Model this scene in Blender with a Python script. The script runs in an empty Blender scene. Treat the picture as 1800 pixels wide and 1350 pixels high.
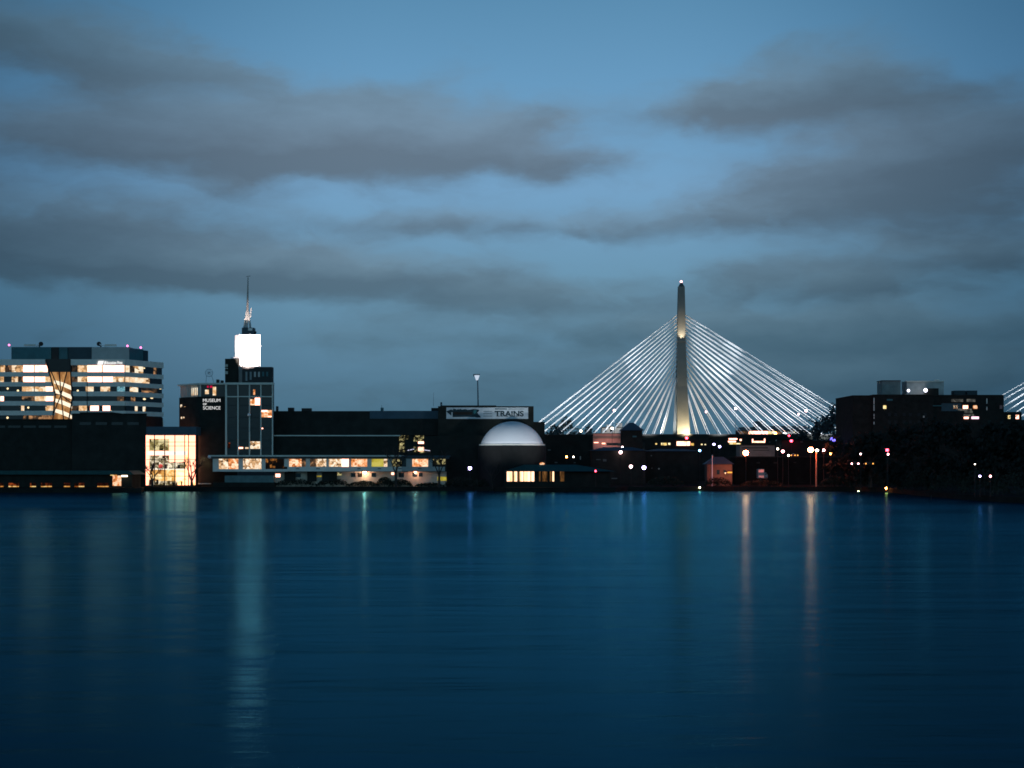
import bpy, math, random
from mathutils import Vector

random.seed(11)
sc = bpy.context.scene
COL = sc.collection
F, HY, CH = 2700.0, 808.0, 14.0          # focal length in photo pixels, horizon row, eye height over the water


def X(px, D): return (px - 900.0) / F * D
def Z(py, D): return CH - (py - HY) / F * D
def P(px, py, D): return Vector((X(px, D), D, Z(py, D)))
def lin(c):
    r = []
    for v in c:
        v /= 255.0
        r.append(v / 12.92 if v <= 0.04045 else ((v + 0.055) / 1.055) ** 2.4)
    return tuple(r)


# ------------------------------------------------------------------ objects
def tag(o, label=None, cat=None, group=None, kind=None):
    if label: o['label'] = label
    if cat: o['category'] = cat
    if group: o['group'] = group
    if kind: o['kind'] = kind
    return o


def thing(name, label, cat, loc, group=None):
    o = bpy.data.objects.new(name, None)
    o.empty_display_size = 1.0
    COL.objects.link(o)
    o.location = loc
    return tag(o, label, cat, group)


def root_loc(o):
    while o is not None and o.parent is not None:
        o = o.parent
    return Vector(o.location) if o is not None else Vector((0, 0, 0))


class MB:
    """collects faces in world coordinates; build() links them as one object"""
    def __init__(self): self.v, self.f = [], []

    def hexa(self, p):                                   # 8 points: bottom ring 0-3, top ring 4-7
        n = len(self.v); self.v += [Vector(q) for q in p]
        for a in ((3, 2, 1, 0), (4, 5, 6, 7), (0, 1, 5, 4), (1, 2, 6, 5), (2, 3, 7, 6), (3, 0, 4, 7)):
            self.f.append(tuple(n + i for i in a))
        return self

    def box(self, x0, x1, y0, y1, z0, z1):
        return self.hexa([(x0, y0, z0), (x1, y0, z0), (x1, y1, z0), (x0, y1, z0),
                          (x0, y0, z1), (x1, y0, z1), (x1, y1, z1), (x0, y1, z1)])

    def pbox(self, px0, px1, py0, py1, D, depth):        # front face given in photo pixels at distance D
        return self.box(X(px0, D), X(px1, D), D, D + depth, Z(py1, D), Z(py0, D))

    def prism(self, pts, y0, y1):                        # xz outline pushed from y0 to y1
        n, k = len(self.v), len(pts)
        self.v += [Vector((a, y0, b)) for a, b in pts] + [Vector((a, y1, b)) for a, b in pts]
        self.f.append(tuple(range(n, n + k))); self.f.append(tuple(reversed(range(n + k, n + 2 * k))))
        for i in range(k):
            j = (i + 1) % k
            self.f.append((n + j, n + i, n + k + i, n + k + j))
        return self

    def pprism(self, pix, D, depth):
        return self.prism([(X(a, D), Z(b, D)) for a, b in pix], D, D + depth)

    def tube(self, a, b, r0, r1, seg=6, caps=True):
        a, b = Vector(a), Vector(b); d = (b - a)
        if d.length < 1e-6: return self
        d.normalize()
        u = d.orthogonal().normalized(); w = d.cross(u)
        n = len(self.v)
        for c, r in ((a, r0), (b, r1)):
            for i in range(seg):
                t = 2 * math.pi * i / seg
                self.v.append(c + u * (math.cos(t) * r) + w * (math.sin(t) * r))
        for i in range(seg):
            j = (i + 1) % seg
            self.f.append((n + i, n + j, n + seg + j, n + seg + i))
        if caps:
            self.f.append(tuple(reversed(range(n, n + seg)))); self.f.append(tuple(range(n + seg, n + 2 * seg)))
        return self

    def rings(self, rings, close_top=True, close_bot=True):
        k = len(rings[0]); n = len(self.v)
        for r in rings: self.v += [Vector(q) for q in r]
        for a in range(len(rings) - 1):
            for i in range(k):
                j = (i + 1) % k
                self.f.append((n + a * k + i, n + a * k + j, n + (a + 1) * k + j, n + (a + 1) * k + i))
        if close_bot: self.f.append(tuple(reversed(range(n, n + k))))
        if close_top: self.f.append(tuple(range(n + (len(rings) - 1) * k, n + len(rings) * k)))
        return self

    def lathe(self, c, prof, seg=32, **kw):              # prof: (radius, z above c)
        c = Vector(c)
        return self.rings([[c + Vector((r * math.cos(2 * math.pi * i / seg), r * math.sin(2 * math.pi * i / seg), z))
                            for i in range(seg)] for r, z in prof], **kw)

    def ball(self, c, r, seg=12, rows=7, sz=1.0):
        prof = []
        for i in range(rows + 1):
            t = -math.pi / 2 + math.pi * i / rows
            prof.append((max(r * math.cos(t), r * 0.02), r * sz * math.sin(t)))
        return self.lathe(c, prof, seg)

    def build(self, name, mat, parent=None, smooth=False):
        off = root_loc(parent)
        me = bpy.data.meshes.new(name)
        me.from_pydata([tuple(q - off) for q in self.v], [], self.f)
        me.update()
        if smooth:
            for p in me.polygons: p.use_smooth = True
        me.materials.append(mat)
        o = bpy.data.objects.new(name, me)
        COL.objects.link(o)
        if parent is not None: o.parent = parent
        return o


class Face:
    """an upright facade running between two photo columns, each at its own distance"""
    def __init__(s, pa, da, pb, db):
        s.a = Vector((X(pa, da), da)); s.b = Vector((X(pb, db), db))
        s.d = s.b - s.a; s.L = s.d.length
        s.t = s.d / s.L
        s.n = Vector((s.t.y, -s.t.x))                    # outward, towards the camera
    def at(s, px):
        k = (px - 900.0) / F                             # solve x = k*y on the line
        den = s.d.x - k * s.d.y
        return s.a + s.d * ((k * s.a.y - s.a.x) / den)
    def slab(s, mb, p0, p1, z0, z1, back, front):
        a, b = s.at(p0), s.at(p1)
        q = [a + s.n * front, b + s.n * front, b + s.n * back, a + s.n * back]
        return mb.hexa([(v.x, v.y, z0) for v in q] + [(v.x, v.y, z1) for v in q])


# ------------------------------------------------------------------ materials
MATS = {}


def nodes_of(name):
    m = bpy.data.materials.new(name); m.use_nodes = True
    m.node_tree.nodes.clear()
    return m, m.node_tree


def surf(name, col, rough=0.75, var=0.25, scale=0.35, metal=0.0, spec=0.3, bump=0.0):
    if name in MATS: return MATS[name]
    m, nt = nodes_of(name); N, L = nt.nodes, nt.links
    out = N.new('ShaderNodeOutputMaterial'); b = N.new('ShaderNodeBsdfPrincipled')
    b.inputs['Roughness'].default_value = rough; b.inputs['Metallic'].default_value = metal
    b.inputs['Specular IOR Level'].default_value = spec
    tc = N.new('ShaderNodeTexCoord'); no = N.new('ShaderNodeTexNoise')
    no.inputs['Scale'].default_value = scale; no.inputs['Detail'].default_value = 6; no.inputs['Roughness'].default_value = 0.65
    L.new(tc.outputs['Object'], no.inputs['Vector'])
    r = N.new('ShaderNodeValToRGB')
    r.color_ramp.elements[0].position = 0.3; r.color_ramp.elements[1].position = 0.72
    r.color_ramp.elements[0].color = tuple(c * (1 - var) for c in col) + (1,)
    r.color_ramp.elements[1].color = tuple(min(1, c * (1 + var)) for c in col) + (1,)
    L.new(no.outputs['Fac'], r.inputs['Fac']); L.new(r.outputs['Color'], b.inputs['Base Color'])
    if bump:
        bu = N.new('ShaderNodeBump'); bu.inputs['Strength'].default_value = bump; bu.inputs['Distance'].default_value = 0.2
        L.new(no.outputs['Fac'], bu.inputs['Height']); L.new(bu.outputs['Normal'], b.inputs['Normal'])
    L.new(b.outputs['BSDF'], out.inputs['Surface'])
    MATS[name] = m
    return m


def glow(name, col, strength):
    if name in MATS: return MATS[name]
    m, nt = nodes_of(name); N, L = nt.nodes, nt.links
    out = N.new('ShaderNodeOutputMaterial'); e = N.new('ShaderNodeEmission')
    e.inputs['Color'].default_value = tuple(col) + (1,); e.inputs['Strength'].default_value = strength
    L.new(e.outputs['Emission'], out.inputs['Surface'])
    MATS[name] = m
    return m


def room(name, dark, mid, bright, strength, scale=0.55, bias=0.5, sx=1.0, sz=1.0):
    """a lit room seen through a pane: blocks of furniture, wall and lamp light of unequal brightness"""
    if name in MATS: return MATS[name]
    m, nt = nodes_of(name); N, L = nt.nodes, nt.links
    out = N.new('ShaderNodeOutputMaterial'); e = N.new('ShaderNodeEmission')
    tc = N.new('ShaderNodeTexCoord'); mp = N.new('ShaderNodeMapping')
    mp.inputs['Scale'].default_value = (sx, 0.02, sz)
    L.new(tc.outputs['Object'], mp.inputs['Vector'])
    vo = N.new('ShaderNodeTexVoronoi'); vo.distance = 'CHEBYCHEV'; vo.inputs['Scale'].default_value = scale
    no = N.new('ShaderNodeTexNoise'); no.inputs['Scale'].default_value = scale * 1.7; no.inputs['Detail'].default_value = 4
    no.inputs['Roughness'].default_value = 0.7
    L.new(mp.outputs['Vector'], vo.inputs['Vector']); L.new(mp.outputs['Vector'], no.inputs['Vector'])
    sep = N.new('ShaderNodeSeparateColor'); L.new(vo.outputs['Color'], sep.inputs['Color'])
    mx = N.new('ShaderNodeMath'); mx.operation = 'MULTIPLY_ADD'
    L.new(sep.outputs['Red'], mx.inputs[0]); mx.inputs[1].default_value = 0.5
    ad = N.new('ShaderNodeMath'); ad.operation = 'MULTIPLY_ADD'
    L.new(no.outputs['Fac'], ad.inputs[0]); ad.inputs[1].default_value = 1.0; ad.inputs[2].default_value = bias - 0.75
    L.new(ad.outputs[0], mx.inputs[2])
    r = N.new('ShaderNodeValToRGB'); r.color_ramp.interpolation = 'LINEAR'
    el = r.color_ramp.elements
    el[0].position = 0.22; el[0].color = tuple(dark) + (1,)
    el[1].position = 0.78; el[1].color = tuple(bright) + (1,)
    k = el.new(0.48); k.color = tuple(mid) + (1,)
    L.new(mx.outputs[0], r.inputs['Fac']); L.new(r.outputs['Color'], e.inputs['Color'])
    e.inputs['Strength'].default_value = strength
    L.new(e.outputs['Emission'], out.inputs['Surface'])
    MATS[name] = m
    return m


def speckle(name, base, dot, strength, scale=0.45, size=0.2, keep=0.55):
    """dark glass with a few ceiling lamps showing behind it"""
    if name in MATS: return MATS[name]
    m, nt = nodes_of(name); N, L = nt.nodes, nt.links
    out = N.new('ShaderNodeOutputMaterial'); b = N.new('ShaderNodeBsdfPrincipled')
    b.inputs['Base Color'].default_value = tuple(base) + (1,); b.inputs['Roughness'].default_value = 0.12
    tc = N.new('ShaderNodeTexCoord'); mp = N.new('ShaderNodeMapping'); mp.inputs['Scale'].default_value = (1, 0.02, 1.0)
    L.new(tc.outputs['Object'], mp.inputs['Vector'])
    vo = N.new('ShaderNodeTexVoronoi'); vo.inputs['Scale'].default_value = scale
    L.new(mp.outputs['Vector'], vo.inputs['Vector'])
    lt = N.new('ShaderNodeMath'); lt.operation = 'LESS_THAN'; lt.inputs[1].default_value = size
    L.new(vo.outputs['Distance'], lt.inputs[0])
    sep = N.new('ShaderNodeSeparateColor'); L.new(vo.outputs['Color'], sep.inputs['Color'])
    gt = N.new('ShaderNodeMath'); gt.operation = 'GREATER_THAN'; gt.inputs[1].default_value = keep
    L.new(sep.outputs['Red'], gt.inputs[0])
    mu = N.new('ShaderNodeMath'); mu.operation = 'MULTIPLY'
    L.new(lt.outputs[0], mu.inputs[0]); L.new(gt.outputs[0], mu.inputs[1])
    m2 = N.new('ShaderNodeMath'); m2.operation = 'MULTIPLY'; m2.inputs[1].default_value = strength
    L.new(mu.outputs[0], m2.inputs[0])
    b.inputs['Emission Color'].default_value = tuple(dot) + (1,)
    L.new(m2.outputs[0], b.inputs['Emission Strength'])
    L.new(b.outputs['BSDF'], out.inputs['Surface'])
    MATS[name] = m
    return m


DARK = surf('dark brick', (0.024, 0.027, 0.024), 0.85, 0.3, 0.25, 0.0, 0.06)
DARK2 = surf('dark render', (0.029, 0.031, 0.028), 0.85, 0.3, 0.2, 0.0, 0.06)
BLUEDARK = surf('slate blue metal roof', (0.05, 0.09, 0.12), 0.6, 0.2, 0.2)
PALE = surf('pale concrete', (0.66, 0.66, 0.58), 0.7, 0.12, 0.3)
PALE2 = surf('grey white panel', (0.78, 0.74, 0.66), 0.65, 0.12, 0.3)
GREY = surf('grey panel', (0.42, 0.44, 0.42), 0.6, 0.12, 0.2)
TEALP = surf('dark teal panel', (0.035, 0.14, 0.16), 0.45, 0.2, 0.2)
TEALD = surf('very dark blue panel', (0.015, 0.045, 0.06), 0.4, 0.2, 0.2)
WHITE = surf('white render', (0.82, 0.82, 0.82), 0.6, 0.04, 0.3)
STEEL = surf('galvanised steel', (0.45, 0.46, 0.47), 0.45, 0.15, 1.0, 0.6)
BLACK = surf('black steel', (0.015, 0.016, 0.017), 0.5, 0.2, 1.0)
CONC = surf('bridge concrete', (0.22, 0.225, 0.20), 0.75, 0.12, 0.15)
CABLE = surf('white cable sheath', (0.84, 0.85, 0.86), 0.5, 0.03, 0.3)
GLASS = surf('dark window glass', (0.012, 0.02, 0.026), 0.08, 0.3, 0.3, 0.0, 0.5)
COPPER = surf('green copper roof', (0.01, 0.075, 0.075), 0.6, 0.25, 0.4)
GROUND = surf('dark soil and paving', (0.02, 0.022, 0.02), 0.95, 0.4, 0.08, 0.0, 0.05)
BARK = surf('bark', (0.045, 0.04, 0.035), 0.9, 0.3, 2.0)
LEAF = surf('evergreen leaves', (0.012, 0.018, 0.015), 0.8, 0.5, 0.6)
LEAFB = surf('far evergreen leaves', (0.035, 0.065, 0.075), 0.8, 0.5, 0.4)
BUSH = surf('hedge leaves', (0.025, 0.035, 0.025), 0.85, 0.5, 0.8)

R_L = room('bright office room', lin((236, 184, 130)), (1.9, 0.84, 0.55), (2.2, 0.95, 0.7), 2.0, 0.25, 0.66)
R_M = room('warm office room', lin((70, 50, 36)), lin((230, 178, 122)), lin((255, 240, 212)), 1.1, 0.35, 0.56)
R_D = room('dim office room', lin((26, 30, 30)), lin((80, 62, 48)), lin((220, 160, 110)), 0.8, 0.3, 0.44)
R_S = speckle('office glass with ceiling lamps', (0.012, 0.02, 0.026), lin((255, 225, 170)), 1.6, 0.28, 0.2, 0.6)
R_T = room('stair hall', lin((120, 75, 40)), lin((196, 140, 85)), lin((235, 190, 130)), 0.85, 0.22, 0.5, 2.0, 0.3)
R_B = room('blue lit room', lin((20, 60, 70)), lin((110, 170, 185)), lin((220, 240, 250)), 1.0, 0.5, 0.5)
R_O = room('orange lit room', lin((120, 50, 20)), lin((230, 140, 75)), lin((255, 225, 190)), 1.2, 0.8, 0.56)
R_DN = room('dining room', lin((25, 20, 18)), lin((214, 165, 115)), lin((255, 240, 215)), 1.2, 0.95, 0.52)
R_DK = room('darkened dining room', lin((10, 11, 12)), lin((24, 18, 14)), lin((205, 130, 60)), 0.85, 0.55, 0.40)
R_Y = room('yellow lit room', lin((130, 110, 30)), lin((206, 190, 70)), lin((228, 214, 110)), 0.8, 0.2, 0.55)
R_SP = room('tree dappled room', lin((8, 9, 9)), lin((30, 30, 18)), lin((230, 215, 150)), 0.9, 1.0, 0.44)

# ------------------------------------------------------------------ world: dusk sky with long flat clouds
w = bpy.data.worlds.new('World'); sc.world = w; w.use_nodes = True
nt = w.node_tree; nt.nodes.clear(); N, L = nt.nodes, nt.links
SUN_EL, SUN_ROT = math.radians(-3.0), math.radians(190)


def mth(op, a, b=None, c=None, clamp=False):
    n = N.new('ShaderNodeMath'); n.operation = op; n.use_clamp = clamp
    for i, v in enumerate((a, b, c)):
        if v is None: continue
        if isinstance(v, (int, float)): n.inputs[i].default_value = v
        else: L.new(v, n.inputs[i])
    return n.outputs[0]


def mixc(f, a, b, mode='MIX'):
    n = N.new('ShaderNodeMix'); n.data_type = 'RGBA'; n.blend_type = mode; n.clamp_factor = True
    if isinstance(f, (int, float)): n.inputs[0].default_value = f
    else: L.new(f, n.inputs[0])
    for i, v in ((6, a), (7, b)):
        if isinstance(v, tuple): n.inputs[i].default_value = v + (1,)
        else: L.new(v, n.inputs[i])
    return n.outputs[2]


def ramp(fac, stops, interp='EASE'):
    r = N.new('ShaderNodeValToRGB'); r.color_ramp.interpolation = interp
    e = r.color_ramp.elements
    e[0].position, e[0].color = stops[0][0], tuple(stops[0][1]) + (1,)
    e[1].position, e[1].color = stops[-1][0], tuple(stops[-1][1]) + (1,)
    for p, c in stops[1:-1]:
        k = e.new(p); k.color = tuple(c) + (1,)
    L.new(fac, r.inputs['Fac'])
    return r.outputs['Color']


tc = N.new('ShaderNodeTexCoord'); sp = N.new('ShaderNodeSeparateXYZ'); L.new(tc.outputs['Generated'], sp.inputs['Vector'])
dx, dy, dz = sp.outputs
AZ = mth('ARCTAN2', dx, dy)
EL = mth('ARCSINE', mth('MINIMUM', mth('MAXIMUM', dz, -1.0), 1.0))


def comb(a, b, c=0.0):
    n = N.new('ShaderNodeCombineXYZ')
    for i, v in enumerate((a, b, c)):
        if isinstance(v, (int, float)): n.inputs[i].default_value = v
        else: L.new(v, n.inputs[i])
    return n.outputs[0]


def noise(vec, scale, detail=4, rough=0.55, dist=0.0):
    n = N.new('ShaderNodeTexNoise'); n.inputs['Scale'].default_value = scale
    n.inputs['Detail'].default_value = detail; n.inputs['Roughness'].default_value = rough
    n.inputs['Distortion'].default_value = dist
    L.new(vec, n.inputs['Vector'])
    return n


wv = comb(AZ, mth('MULTIPLY', EL, 2.2), 3.7)
n1 = noise(wv, 7.0, 4, 0.5)
n2 = noise(wv, 24.0, 4, 0.55)
ns = N.new('ShaderNodeSeparateColor'); L.new(n1.outputs['Color'], ns.inputs['Color'])
nd = N.new('ShaderNodeSeparateColor'); L.new(n2.outputs['Color'], nd.inputs['Color'])
WA = mth('ADD', AZ, mth('ADD', mth('MULTIPLY_ADD', ns.outputs[0], 0.09, -0.045), mth('MULTIPLY_ADD', nd.outputs[0], 0.05, -0.025)))
WE = mth('ADD', EL, mth('ADD', mth('MULTIPLY_ADD', ns.outputs[1], 0.022, -0.011), mth('MULTIPLY_ADD', nd.outputs[1], 0.016, -0.008)))

# (column, row, half width, height above, height below, tilt, weight): each long cloud of this sky as a bearing and an elevation
CLOUDS = [
    (40, 95, 250, 85, 42, -0.16, 1.00), (280, 110, 200, 50, 26, -0.10, 0.60), (190, 255, 330, 70, 46, 0.0, 0.95), (540, 235, 260, 80, 58, 0.0, 0.95),
    (800, 265, 220, 78, 36, -0.03, 0.95), (960, 290, 110, 30, 22, 0.0, 0.45), (360, 335, 70, 30, 30, 0.0, 0.45), (90, 390, 190, 48, 40, -0.02, 0.95),
    (20, 430, 160, 30, 50, 0.0, 0.45), (290, 470, 280, 40, 32, 0.0, 0.95), (600, 480, 290, 42, 34, -0.02, 0.95), (720, 388, 250, 24, 20, 0.0, 0.50),
    (1000, 395, 200, 34, 26, 0.0, 0.62), (1220, 195, 170, 30, 24, 0.03, 0.62), (1340, 175, 170, 60, 34, 0.05, 0.60), (1520, 150, 170, 75, 55, 0.0, 0.90),
    (1720, 255, 230, 75, 80, 0.10, 0.85), (1560, 300, 190, 50, 40, 0.05, 0.50), (1330, 380, 190, 55, 26, 0.04, 0.80), (1700, 350, 160, 40, 50, 0.0, 0.45),
    (1500, 500, 200, 34, 26, 0.0, 0.95), (1280, 470, 160, 30, 26, 0.0, 0.45), (1740, 445, 220, 40, 30, 0.0, 0.95), (930, 525, 200, 36, 28, 0.0, 0.75),
    (1180, 575, 330, 36, 40, 0.0, 0.85), (1680, 580, 300, 40, 36, 0.0, 0.80), (720, 600, 300, 36, 36, 0.0, 0.30), (1200, 660, 560, 55, 55, 0.0, 0.62),
    (1700, 680, 300, 60, 60, 0.0, 0.70), (60, 580, 160, 26, 30, 0.0, 0.30), (640, 730, 600, 40, 60, 0.0, 0.40),
]
dens = None; shade = None
for cx, cy, hw, hu, hd, tilt, wt in CLOUDS:
    az = math.atan((cx - 900) / F); el = math.atan((HY - cy) / F * math.cos(az))
    da = mth('SUBTRACT', WA, az)
    de = mth('SUBTRACT', WE, mth('MULTIPLY_ADD', da, tilt, el))
    u = mth('MULTIPLY', da, F / (hw * 1.12))
    v = mth('MAXIMUM', mth('MULTIPLY', de, F / (hu * 1.25)), mth('MULTIPLY', de, -F / (hd * 1.35)))
    q = mth('ADD', mth('MULTIPLY', u, u), mth('MULTIPLY', v, v))
    g = mth('EXPONENT', mth('MULTIPLY', q, -1.0))
    g = mth('MULTIPLY', g, wt)
    h = mth('MULTIPLY', g, mth('MULTIPLY_ADD', de, -0.9 * F / hu, 0.55, True))      # undersides are the dark part
    dens = g if dens is None else mth('ADD', dens, g)
    shade = h if shade is None else mth('ADD', shade, h)
fb = noise(comb(AZ, mth('MULTIPLY', EL, 2.8), 1.3), 8.0, 6, 0.52).outputs['Fac']
fine = noise(comb(AZ, mth('MULTIPLY', EL, 3.0), 8.3), 26.0, 6, 0.58).outputs['Fac']
high = mth('MULTIPLY', mth('SUBTRACT', EL, 0.30, None, True), 1.2, None, True)      # over the frame: broken cloud too
dens = mth('ADD', dens, mth('MULTIPLY', high, mth('MULTIPLY_ADD', fb, 3.0, -1.2, True)))
dens = mth('ADD', dens, mth('MULTIPLY_ADD', fb, 0.75, -0.40))
mid = noise(comb(WA, mth('MULTIPLY', WE, 2.4), 5.1), 15.0, 5, 0.5, 0.3).outputs['Fac']
dens = mth('ADD', dens, mth('MULTIPLY_ADD', mid, 1.3, -0.74))
dens = mth('ADD', dens, mth('MULTIPLY_ADD', fine, 0.26, -0.13))
cover = N.new('ShaderNodeMapRange'); cover.interpolation_type = 'SMOOTHSTEP'
cover.inputs['From Min'].default_value = 0.06; cover.inputs['From Max'].default_value = 1.05
L.new(dens, cover.inputs['Value'])
COVER = cover.outputs['Result']

E_ = lambda y: max(0.0, math.atan((HY - y) / F)) / 1.6
clear = ramp(mth('DIVIDE', mth('MAXIMUM', EL, 0.0), 1.6), [
    (0.0, lin((60, 98, 120))), (E_(640), lin((88, 126, 152))), (E_(500), lin((103, 145, 173))), (E_(330), lin((114, 158, 195))),
    (E_(150), lin((101, 150, 189))), (E_(0), lin((88, 137, 174))), (0.26, lin((40, 88, 132))), (0.45, lin((12, 42, 78))), (1.0, lin((8, 28, 56)))], 'LINEAR')
sky = N.new('ShaderNodeTexSky'); sky.sky_type = 'NISHITA'; sky.sun_disc = False
sky.sun_elevation = SUN_EL; sky.sun_rotation = SUN_ROT
clear = mixc(1.0, clear, mixc(1.0, sky.outputs['Color'], (0.004, 0.004, 0.004), 'MULTIPLY'), 'ADD')
lo = ramp(mth('DIVIDE', mth('MAXIMUM', EL, 0.0), 1.6), [
    (0.0, lin((54, 84, 104))), (E_(600), lin((72, 101, 119))), (E_(450), lin((84, 104, 121))), (E_(250), lin((96, 110, 125))),
    (E_(60), lin((88, 108, 122))), (0.30, lin((36, 58, 80))), (1.0, lin((14, 28, 46)))], 'LINEAR')
hi = mixc(0.55, mixc(1.0, clear, (1.0, 0.86, 0.76), 'MULTIPLY'), mixc(1.0, lo, (1.6, 1.48, 1.46), 'MULTIPLY'))
SH = mth('ADD', mth('DIVIDE', shade, mth('ADD', dens, 0.25)), mth('MULTIPLY_ADD', fine, 0.5, -0.25), None, True)
SH = mth('ADD', SH, mth('MULTIPLY_ADD', mid, 0.8, -0.4), None, True)
cloud = mixc(mth('MULTIPLY', SH, 1.5, None, True), hi, lo)
skyc = mixc(mth('MULTIPLY', COVER, 0.88), clear, cloud)
# vignette painted into the sky: colour darkens to both sides of the view axis
fall = N.new('ShaderNodeMapRange'); fall.interpolation_type = 'SMOOTHSTEP'
L.new(mth('ABSOLUTE', mth('SUBTRACT', AZ, 0.0)), fall.inputs['Value'])
fall.inputs['From Min'].default_value = 0.08; fall.inputs['From Max'].default_value = 0.38
fall.inputs['To Min'].default_value = 1.0; fall.inputs['To Max'].default_value = 0.12
tint = mixc(fall.outputs['Result'], (0.36, 0.48, 0.54), (1.06, 1.06, 1.04))
tint = mixc(mth('GREATER_THAN', dy, 0.0), (1.9, 1.75, 1.45), tint)
skyc = mixc(1.0, skyc, tint, 'MULTIPLY')
bg = N.new('ShaderNodeBackground'); bg.inputs['Strength'].default_value = 1.0
L.new(skyc, bg.inputs['Color'])
wo = N.new('ShaderNodeOutputWorld'); L.new(bg.outputs['Background'], wo.inputs['Surface'])

sun = bpy.data.lights.new('sun', 'SUN'); sun.energy = 0.03; sun.angle = math.radians(20); sun.color = (1.0, 0.85, 0.75)
so = bpy.data.objects.new('sun', sun); COL.objects.link(so)
so.rotation_euler = Vector((-math.sin(SUN_ROT) * -1, 1.0, -math.tan(SUN_EL))).to_track_quat('-Z', 'Y').to_euler()

# ------------------------------------------------------------------ camera
cd = bpy.data.cameras.new('camera'); cam = bpy.data.objects.new('camera', cd); COL.objects.link(cam)
cam.location = (0, 0, CH); cam.rotation_euler = (math.radians(90), 0, 0)
cd.sensor_width = 36; cd.lens = 36 * F / 1800; cd.shift_y = (HY - 675) / 1800
cd.clip_start = 0.5; cd.clip_end = 40000
sc.camera = cam
sc.view_settings.view_transform = 'Standard'; sc.view_settings.look = 'None'
sc.view_settings.exposure = 0; sc.view_settings.gamma = 1
sc.render.engine = 'CYCLES'
sc.cycles.use_denoising = True
sc.cycles.max_bounces = 6; sc.cycles.diffuse_bounces = 2; sc.cycles.glossy_bounces = 3
sc.cycles.sample_clamp_indirect = 4.0
sc.cycles.filter_width = 1.7


def lamp(kind, name, loc, target, watts, col, angle=60, blend=0.5, size=0.5):
    l = bpy.data.lights.new(name, kind); l.energy = watts; l.color = col
    if kind == 'SPOT':
        l.spot_size = math.radians(angle); l.spot_blend = blend; l.shadow_soft_size = size
    elif kind == 'AREA': l.size = size
    else: l.shadow_soft_size = size
    o = bpy.data.objects.new(name, l); COL.objects.link(o); o.location = loc
    if target is not None:
        o.rotation_euler = (Vector(target) - Vector(loc)).to_track_quat('-Z', 'Y').to_euler()
    return o


# ------------------------------------------------------------------ water and ground
GZ = 1.9
m, nt2 = nodes_of('river water'); N2, L2 = nt2.nodes, nt2.links
out = N2.new('ShaderNodeOutputMaterial')
geo = N2.new('ShaderNodeNewGeometry')
mp = N2.new('ShaderNodeMapping'); mp.inputs['Scale'].default_value = (0.02, 0.085, 1)
L2.new(geo.outputs['Position'], mp.inputs['Vector'])
wn = N2.new('ShaderNodeTexNoise'); wn.inputs['Scale'].default_value = 1.0; wn.inputs['Detail'].default_value = 5; wn.inputs['Roughness'].default_value = 0.6
L2.new(mp.outputs['Vector'], wn.inputs['Vector'])
bu = N2.new('ShaderNodeBump'); bu.inputs['Strength'].default_value = 0.30; bu.inputs['Distance'].default_value = 0.9
L2.new(wn.outputs['Fac'], bu.inputs['Height'])
gl = N2.new('ShaderNodeBsdfAnisotropic'); gl.distribution = 'GGX'
gl.inputs['Color'].default_value = (0.075, 0.375, 0.54, 1); gl.inputs['Roughness'].default_value = 0.195
L2.new(bu.outputs['Normal'], gl.inputs['Normal'])
mp3 = N2.new('ShaderNodeMapping'); mp3.inputs['Scale'].default_value = (0.006, 0.018, 1)
L2.new(geo.outputs['Position'], mp3.inputs['Vector'])
wp = N2.new('ShaderNodeTexNoise'); wp.inputs['Scale'].default_value = 1.0; wp.inputs['Detail'].default_value = 4; wp.inputs['Distortion'].default_value = 0.6
L2.new(mp3.outputs['Vector'], wp.inputs['Vector'])
rs = N2.new('ShaderNodeMapRange'); rs.inputs['From Min'].default_value = 0.32; rs.inputs['From Max'].default_value = 0.68
rs.inputs['To Min'].default_value = 0.04; rs.inputs['To Max'].default_value = 0.62
L2.new(wp.outputs['Fac'], rs.inputs['Value']); L2.new(rs.outputs['Result'], bu.inputs['Strength'])
rr2 = N2.new('ShaderNodeMapRange'); rr2.inputs['From Min'].default_value = 0.3; rr2.inputs['From Max'].default_value = 0.7
rr2.inputs['To Min'].default_value = 0.165; rr2.inputs['To Max'].default_value = 0.225
L2.new(wp.outputs['Fac'], rr2.inputs['Value'])
# the wind is stronger in the open middle of the basin and along the far bank than under this shore
sy = N2.new('ShaderNodeSeparateXYZ'); L2.new(geo.outputs['Position'], sy.inputs['Vector'])
ry = N2.new('ShaderNodeMapRange'); ry.inputs['From Min'].default_value = 150; ry.inputs['From Max'].default_value = 560
ry.inputs['To Min'].default_value = 0.0; ry.inputs['To Max'].default_value = 0.02
L2.new(sy.outputs['Y'], ry.inputs['Value'])
ra2 = N2.new('ShaderNodeMath'); ra2.operation = 'ADD'
L2.new(rr2.outputs['Result'], ra2.inputs[0]); L2.new(ry.outputs['Result'], ra2.inputs[1]); L2.new(ra2.outputs[0], gl.inputs['Roughness'])
df = N2.new('ShaderNodeBsdfDiffuse'); df.inputs['Color'].default_value = (0.001, 0.012, 0.022, 1)
fr = N2.new('ShaderNodeFresnel'); fr.inputs['IOR'].default_value = 1.33
mxs = N2.new('ShaderNodeMixShader')
fp = N2.new('ShaderNodeMath'); fp.operation = 'POWER'; fp.inputs[1].default_value = 1.35
L2.new(fr.outputs['Fac'], fp.inputs[0]); L2.new(fp.outputs[0], mxs.inputs['Fac']); L2.new(df.outputs['BSDF'], mxs.inputs[1]); L2.new(gl.outputs['BSDF'], mxs.inputs[2])
L2.new(mxs.outputs['Shader'], out.inputs['Surface'])
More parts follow.
